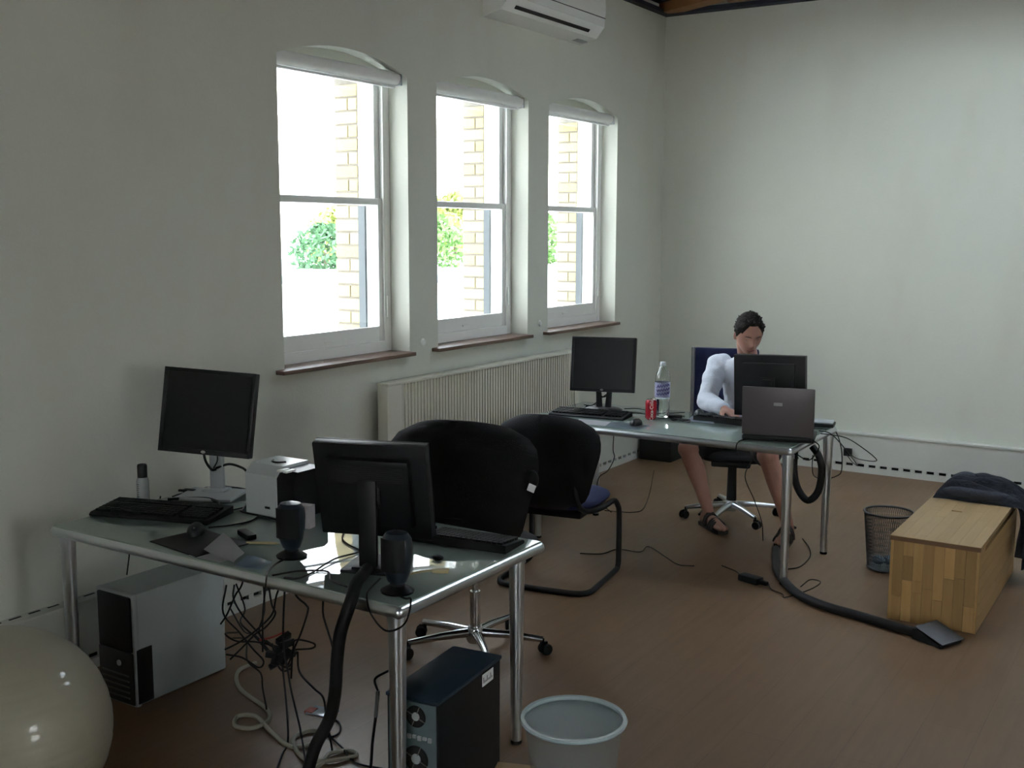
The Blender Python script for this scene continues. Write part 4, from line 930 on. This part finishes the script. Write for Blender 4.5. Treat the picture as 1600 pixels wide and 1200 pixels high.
TANGLE = [
 [(1.235, 2.62, .66), (1.216, 2.62, .481), (1.212, 2.62, .365), (1.23, 2.62, .277), (1.243, 2.62, .211), (1.283, 2.62, .07), (1.385, 2.531, .012), (1.42, 2.46, .008)],
 [(1.20, 2.66, .68), (1.231, 2.66, .552), (1.283, 2.66, .516), (1.291, 2.66, .495), (1.256, 2.66, .408), (1.217, 2.66, .33), (1.205, 2.66, .234)],
 [(1.0, 2.75, .69), (1.018, 2.75, .511), (1.031, 2.75, .441), (1.046, 2.75, .408), (.996, 2.75, .35), (.945, 2.75, .315), (.877, 2.75, .251), (.806, 2.75, .186)],
 [(.90, 2.8, .69), (.835, 2.8, .484), (.791, 2.8, .419), (.742, 2.8, .334), (.705, 2.8, .288)],
 [(1.33, 2.7, .69), (1.326, 2.7, .542), (1.324, 2.7, .478), (1.343, 2.7, .424), (1.365, 2.7, .36), (1.357, 2.7, .278), (1.37, 2.7, .212)],
 [(.70, 2.88, .42), (.726, 2.85, .379), (.769, 2.85, .324), (.842, 2.85, .275), (.891, 2.85, .247), (.941, 2.85, .232), (1.022, 2.85, .23)],
 [(.69, 2.90, .22), (.728, 2.8, .254), (.79, 2.8, .237), (.892, 2.8, .256), (1.023, 2.8, .261), (1.087, 2.8, .255)],
 [(1.248, 2.65, .345), (1.255, 2.65, .272), (1.319, 2.65, .229), (1.362, 2.65, .205), (1.375, 2.65, .139), (1.39, 2.66, .01)],
 [(.835, 2.7, .247), (.914, 2.7, .293), (.998, 2.7, .354), (1.08, 2.7, .43), (1.105, 2.7, .505), (1.148, 2.7, .60), (1.15, 2.7, .69)],
 [(1.076, 2.7, .322), (1.096, 2.7, .267), (1.142, 2.7, .248), (1.175, 2.7, .308), (1.192, 2.7, .358), (1.277, 2.7, .364), (1.27, 2.7, .345), (1.191, 2.7, .323)],
 [(1.206, 2.816, .005), (1.288, 2.759, .005), (1.397, 2.702, .012), (1.495, 2.655, .005), (1.605, 2.673, .005)],
 [(1.19, 2.868, .005), (1.248, 2.855, .005), (1.3, 2.797, .005), (1.295, 2.751, .005), (1.242, 2.759, .014)],
 [(.979, 2.76, .69), (.983, 2.76, .444), (.974, 2.76, .382), (.952, 2.76, .316), (1.009, 2.76, .279), (1.12, 2.76, .279)],
 [(.56, 3.02, .36), (.68, 2.95, .30), (.739, 2.87, .279), (.823, 2.87, .233), (.905, 2.87, .174), (.971, 2.87, .15), (1.004, 2.87, .171)],
 [(.70, 2.84, .43), (.743, 2.78, .346), (.826, 2.78, .287), (.898, 2.78, .234), (.949, 2.78, .201), (.922, 2.78, .169), (.839, 2.78, .189), (.753, 2.78, .183)],
 [(.52, 3.02, .25), (.66, 2.96, .20), (.80, 2.88, .24), (.90, 2.86, .20), (.98, 2.84, .15), (1.05, 2.82, .18)],
 [(.52, 3.03, .12), (.68, 2.95, .17), (.80, 2.84, .15), (.88, 2.83, .12), (.92, 2.80, .08), (.96, 2.78, .005)],
 [(1.10, 2.72, .30), (1.13, 2.70, .20), (1.16, 2.68, .10), (1.20, 2.64, .006), (1.25, 2.56, .006), (1.32, 2.46, .006)]]
for t_ in TANGLE: cable('tangled_cable', GL, t_, .0036, RUBBER, group=G, seg=6)
b = MB(); rr_ = random.Random(11)
for k in range(7): b.box((-.03, -.012, -.010), (.03, .012, .010), m=Matrix.Translation((1.15+rr_.uniform(-.05, .05), 2.70+rr_.uniform(-.03, .03), .30+rr_.uniform(-.05, .04))) @ Matrix.Rotation(rr_.uniform(0, 3), 4, 'Y') @ Matrix.Rotation(rr_.uniform(0, 3), 4, 'Z'), bev=.003)
tag(b.build('plug_cluster', RUBBER), 'dark knot of plugs in the middle of the cable tangle', 'plugs')
cable('red_cord', 'short red cord in the cable tangle', [(.944, 2.77, .283), (1.01, 2.77, .309), (1.069, 2.77, .34)], .004, REDC)
cr = thing('floor_card', 'small clear card with an orange end on the floor by the cable hose', 'card', (1.11, 2.89, 0), math.radians(10))
MB().box((-.03, -.035, .001), (.075, .035, .006), bev=.001).build('card_body', mat('clear_card', (.35, .40, .46), .15), cr); MB().box((-.04, -.03, .001), (-.005, .012, .009), bev=.002).build('orange_end', REDC, cr)
cable('thin_cord', 'short dark cord beside the front desk leg with a white sleeve below', [(1.64, 2.66, .36), (1.60, 2.64, .33), (1.645, 2.6, .313)], .004, RUBBER)
tag(MB().tube([(1.645, 2.6, .315), (1.634, 2.6, .224)], .0065, 8).build('cord_sleeve', GREYC), 'pale plug sleeve hanging beside the front desk leg', 'plug')
cable('thin_cord', 'dark cord running from the pale plug sleeve down to the floor', [(1.634, 2.6, .224), (1.619, 2.6, .132), (1.606, 2.6, .03), (1.60, 2.56, .006)], .005, RUBBER)
for lb_, pts in (
 ('thin cable running from the left speaker over the front rail', [(1.33, 2.52, .722), (1.337, 2.467, .719), (1.38, 2.39, .719), (1.41, 2.355, .719), (1.42, 2.34, .69), (1.41, 2.335, .60), (1.40, 2.34, .48)]),
 ('thin cable looping around the base of the turned-away monitor', [(1.24, 2.92, .719), (1.319, 2.811, .719), (1.39, 2.763, .719), (1.47, 2.723, .719), (1.47, 2.60, .724), (1.50, 2.455, .719), (1.50, 2.399, .719), (1.46, 2.38, .719)]),
 ('thin cable lying across the reflections between the speakers', [(1.42, 2.37, .722), (1.46, 2.45, .722), (1.53, 2.50, .719), (1.60, 2.44, .719), (1.68, 2.42, .719)]),
 ('thin cable along the back edge of the near desk, left of the monitor', [(.34, 2.90, .719), (.33, 2.96, .719), (.34, 3.10, .719), (.43, 3.15, .719), (.52, 3.15, .719)]),
 ('thin cable from the left monitor to the white computer', [(.60, 3.10, .719), (.66, 3.0, .719), (.72, 2.92, .719), (.76, 2.88, .719), (.95, 2.87, .719), (1.02, 2.84, .719)]),
 ('thin cable sweeping before the left monitor stand', [(.60, 2.80, .719), (.64, 2.80, .719), (.69, 2.84, .719), (.71, 2.95, .719), (.68, 3.08, .719)]),
 ('thin cable behind the mousepad mouse', [(.82, 2.655, .719), (.86, 2.72, .719), (.88, 2.80, .719), (.85, 2.875, .719)]),
 ('cable wrapping over the near corner below the right speaker', [(1.72, 2.53, .722), (1.76, 2.43, .722), (1.80, 2.37, .722), (1.845, 2.335, .69), (1.90, 2.335, .652), (1.955, 2.35, .68), (1.955, 2.38, .74), (1.90, 2.42, .724), (1.82, 2.45, .722)]),
 ('cable trailing behind the far desk monitor toward the can', [(.86, 5.90, .719), (.92, 5.95, .719), (1.0, 5.93, .719), (1.08, 5.90, .719), (1.16, 5.90, .719), (1.22, 5.98, .719)]),
 ('cable left of the far desk monitor stand', [(.74, 5.90, .80), (.68, 5.92, .76), (.63, 5.92, .719), (.58, 5.90, .719)]),
 ('cable dropping from the right end of the far desk to the wall plug', [(2.12, 5.70, .725), (2.17, 5.72, .72), (2.20, 6.0, .65), (2.10, 7.0, .35), (1.75, 7.9, .16), (1.61, 8.14, .145)]),
 ('lower cable dropping from the far desk to the wall plug', [(2.08, 5.80, .722), (2.14, 5.84, .70), (2.16, 6.1, .56), (1.98, 7.0, .30), (1.70, 7.9, .14), (1.60, 8.13, .14)]),
 ('looped cable hanging off the right edge of the far desk', [(2.05, 6.03, .722), (2.09, 6.075, .68), (2.127, 6.075, .59), (2.136, 6.075, .463), (2.109, 6.075, .423), (2.038, 6.075, .396), (1.982, 6.075, .408), (1.969, 6.075, .462), (1.97, 6.075, .528)]),
 ('cable above the U-shaped hose near the laptop', [(2.145, 5.50, .722), (2.16, 5.55, .68), (2.10, 5.58, .60), (2.01, 5.60, .63)]),
 ('cable hanging below the far desk, left part, against the wall', [(.80, 5.9, .69), (.788, 5.9, .469), (.798, 5.9, .41), (.755, 5.9, .324), (.689, 5.9, .264), (.66, 5.95, .12), (.68, 6.1, .005)]),
 ('dark cord crossing behind the legs of the man', [(1.60, 6.1, .45), (1.60, 6.0, .37), (1.658, 6.0, .244), (1.709, 6.0, .117), (1.738, 5.95, .02)]),
 ('cord hooking over the front rail left of the laptop', [(1.86, 5.38, .725), (1.83, 5.28, .722), (1.822, 5.255, .69), (1.845, 5.25, .65)]),
 ('thin cord on the floor behind the cantilever chair', [(.62, 6.12, .004), (.72, 6.145, .004), (.794, 6.18, .004), (.812, 6.291, .004), (.657, 6.715, .004), (.375, 7.384, .004)]),
 ('thin cord winding over the open floor between the desks', [(.95, 5.20, .004), (1.055, 5.259, .004), (1.09, 5.385, .004), (1.218, 5.409, .004), (1.213, 5.53, .004), (1.38, 5.398, .004), (1.497, 5.306, .004), (1.579, 5.332, .004)]),
 ('thin cord on the floor between the right desk legs', [(1.90, 6.172, .004), (1.99, 6.011, .004), (2.049, 5.833, .004), (2.06, 5.631, .004), (2.02, 5.557, .004)]),
 ('cord dangling at the wall behind the left keyboard', [(.28, 2.89, .715), (.26, 2.875, .60), (.10, 2.875, .485), (.09, 2.872, .436), (.09, 2.856, .36)])):
    cable('desk_cable', lb_, pts, .003, RUBBER, seg=6)
cable('flat_strap', 'wide black strap curled in front of the left monitor stand', [(.37, 2.85, .722), (.42, 2.90, .722), (.50, 2.94, .724), (.585, 2.92, .722), (.62, 2.86, .722)], .006, BLACKM, 'strap')
wp = thing('wall_plug', 'black plug in the skirting duct by the far desk', 'plug', (1.60, 8.18, .15)); MB().box((-.028, -.035, -.028), (.028, 0, .028), bev=.004).build('plug_body', BLACK, wp)

# ------------------------------------------------------------ outside
gm = mat('bright_flat_roof', (.85, .85, .82), .9)
struct(MB().box((-60, -20, -9), (-.9, 90, -.4)).build('neighbour_flat_roof', gm, smooth=False)); bpy.data.objects['neighbour_flat_roof'].name = 'ground'
pw = tag(MB().box((-11, -.15, 0), (11, .15, .40)).build('parapet_wall', mat('parapet_grey', (.22, .25, .28), .8), smooth=False), 'low grey parapet beyond the white roof', 'parapet'); pw.location = (-29.6, 33.2, -.4); pw.rotation_euler = (0, 0, math.radians(44))
LEAFM = [mat('leaf_green', (.10, .20, .05), .8, var=.4, vscale=2), mat('leaf_olive', (.22, .26, .06), .8, var=.4, vscale=2), mat('leaf_dark', (.05, .12, .05), .8, var=.4, vscale=2)]
BARK = mat('bark', (.12, .09, .06), .9)
def tree(label, x_, y_, z0, h, r_, lm, seed):
    t = thing('garden_tree', label, 'tree', (x_, y_, z0), 0, 'trees seen through the windows'); g = random.Random(seed)
    MB().tube([(0, 0, 0), (.1, 0, h*.4), (0, .1, h*.7)], [.2, .15, .08], 8).build('trunk', BARK, t); b = MB()
    for k in range(1500):
        a = g.uniform(0, 2*PI); e = g.uniform(-.9, PI/2); q = g.uniform(.55, 1)*r_
        c = Vector((q*math.cos(e)*math.cos(a), q*math.cos(e)*math.sin(a), h*.68+q*math.sin(e)*.85)); s = g.uniform(.12, .26)*r_/2
        A, B_ = Vector((g.gauss(0, 1), g.gauss(0, 1), g.gauss(0, 1))).normalized()*s, Vector((g.gauss(0, 1), g.gauss(0, 1), g.gauss(0, 1))).normalized()*s*.6
        vs = [b.bm.verts.new(c+A), b.bm.verts.new(c+B_), b.bm.verts.new(c-A), b.bm.verts.new(c-B_)]; b.bm.faces.new(vs)
    b.build('foliage', lm, t, smooth=False)['kind'] = 'stuff'
tree('dark green tree beyond the roof, left part of the nearest window', -40.7, 49.1, -2.6, 4.5, 2.1, LEAFM[2], 1)
tree('olive tree beyond the roof in the nearest window', -46.6, 57.8, -2.6, 5.4, 3.0, LEAFM[1], 2)
tree('bright green tree close to the brick pier in the nearest window', -37.4, 54.6, -2.6, 5.1, 2.6, LEAFM[0], 3)
tree('green tree seen through the middle window', -36.1, 65.1, -2.6, 5.6, 2.6, LEAFM[0], 4)
tree('olive tree at the left of the middle window', -47.2, 71.4, -2.6, 6.5, 3.5, LEAFM[1], 5)
tree('dark tree seen through the far window', -39.1, 83.0, -2.6, 6.7, 3.5, LEAFM[2], 6)
hb = thing('far_house', 'pale house with a tiled roof seen through the nearest window', 'house', (-47.5, 43.0, -2.4))
MB().box((-3.4, -6, 0), (1.2, 1.4, 4.2)).build('wall', mat('pale_render', (.75, .66, .60), .9), hb, smooth=False)
b = MB(); b.prism([(-3.6, 4.1), (1.5, 4.1), (-1.1, 5.6)], 1, -6.3, 1.7); b.build('roof', mat('roof_tile', (.45, .30, .20), .9), hb, smooth=False)
for k in range(2):
    w_ = MB().box((1.17, -4.2+3.0*k, 2.0), (1.23, -2.9+3.0*k, 3.3)).build('house_window', WHITE, hb, smooth=False)
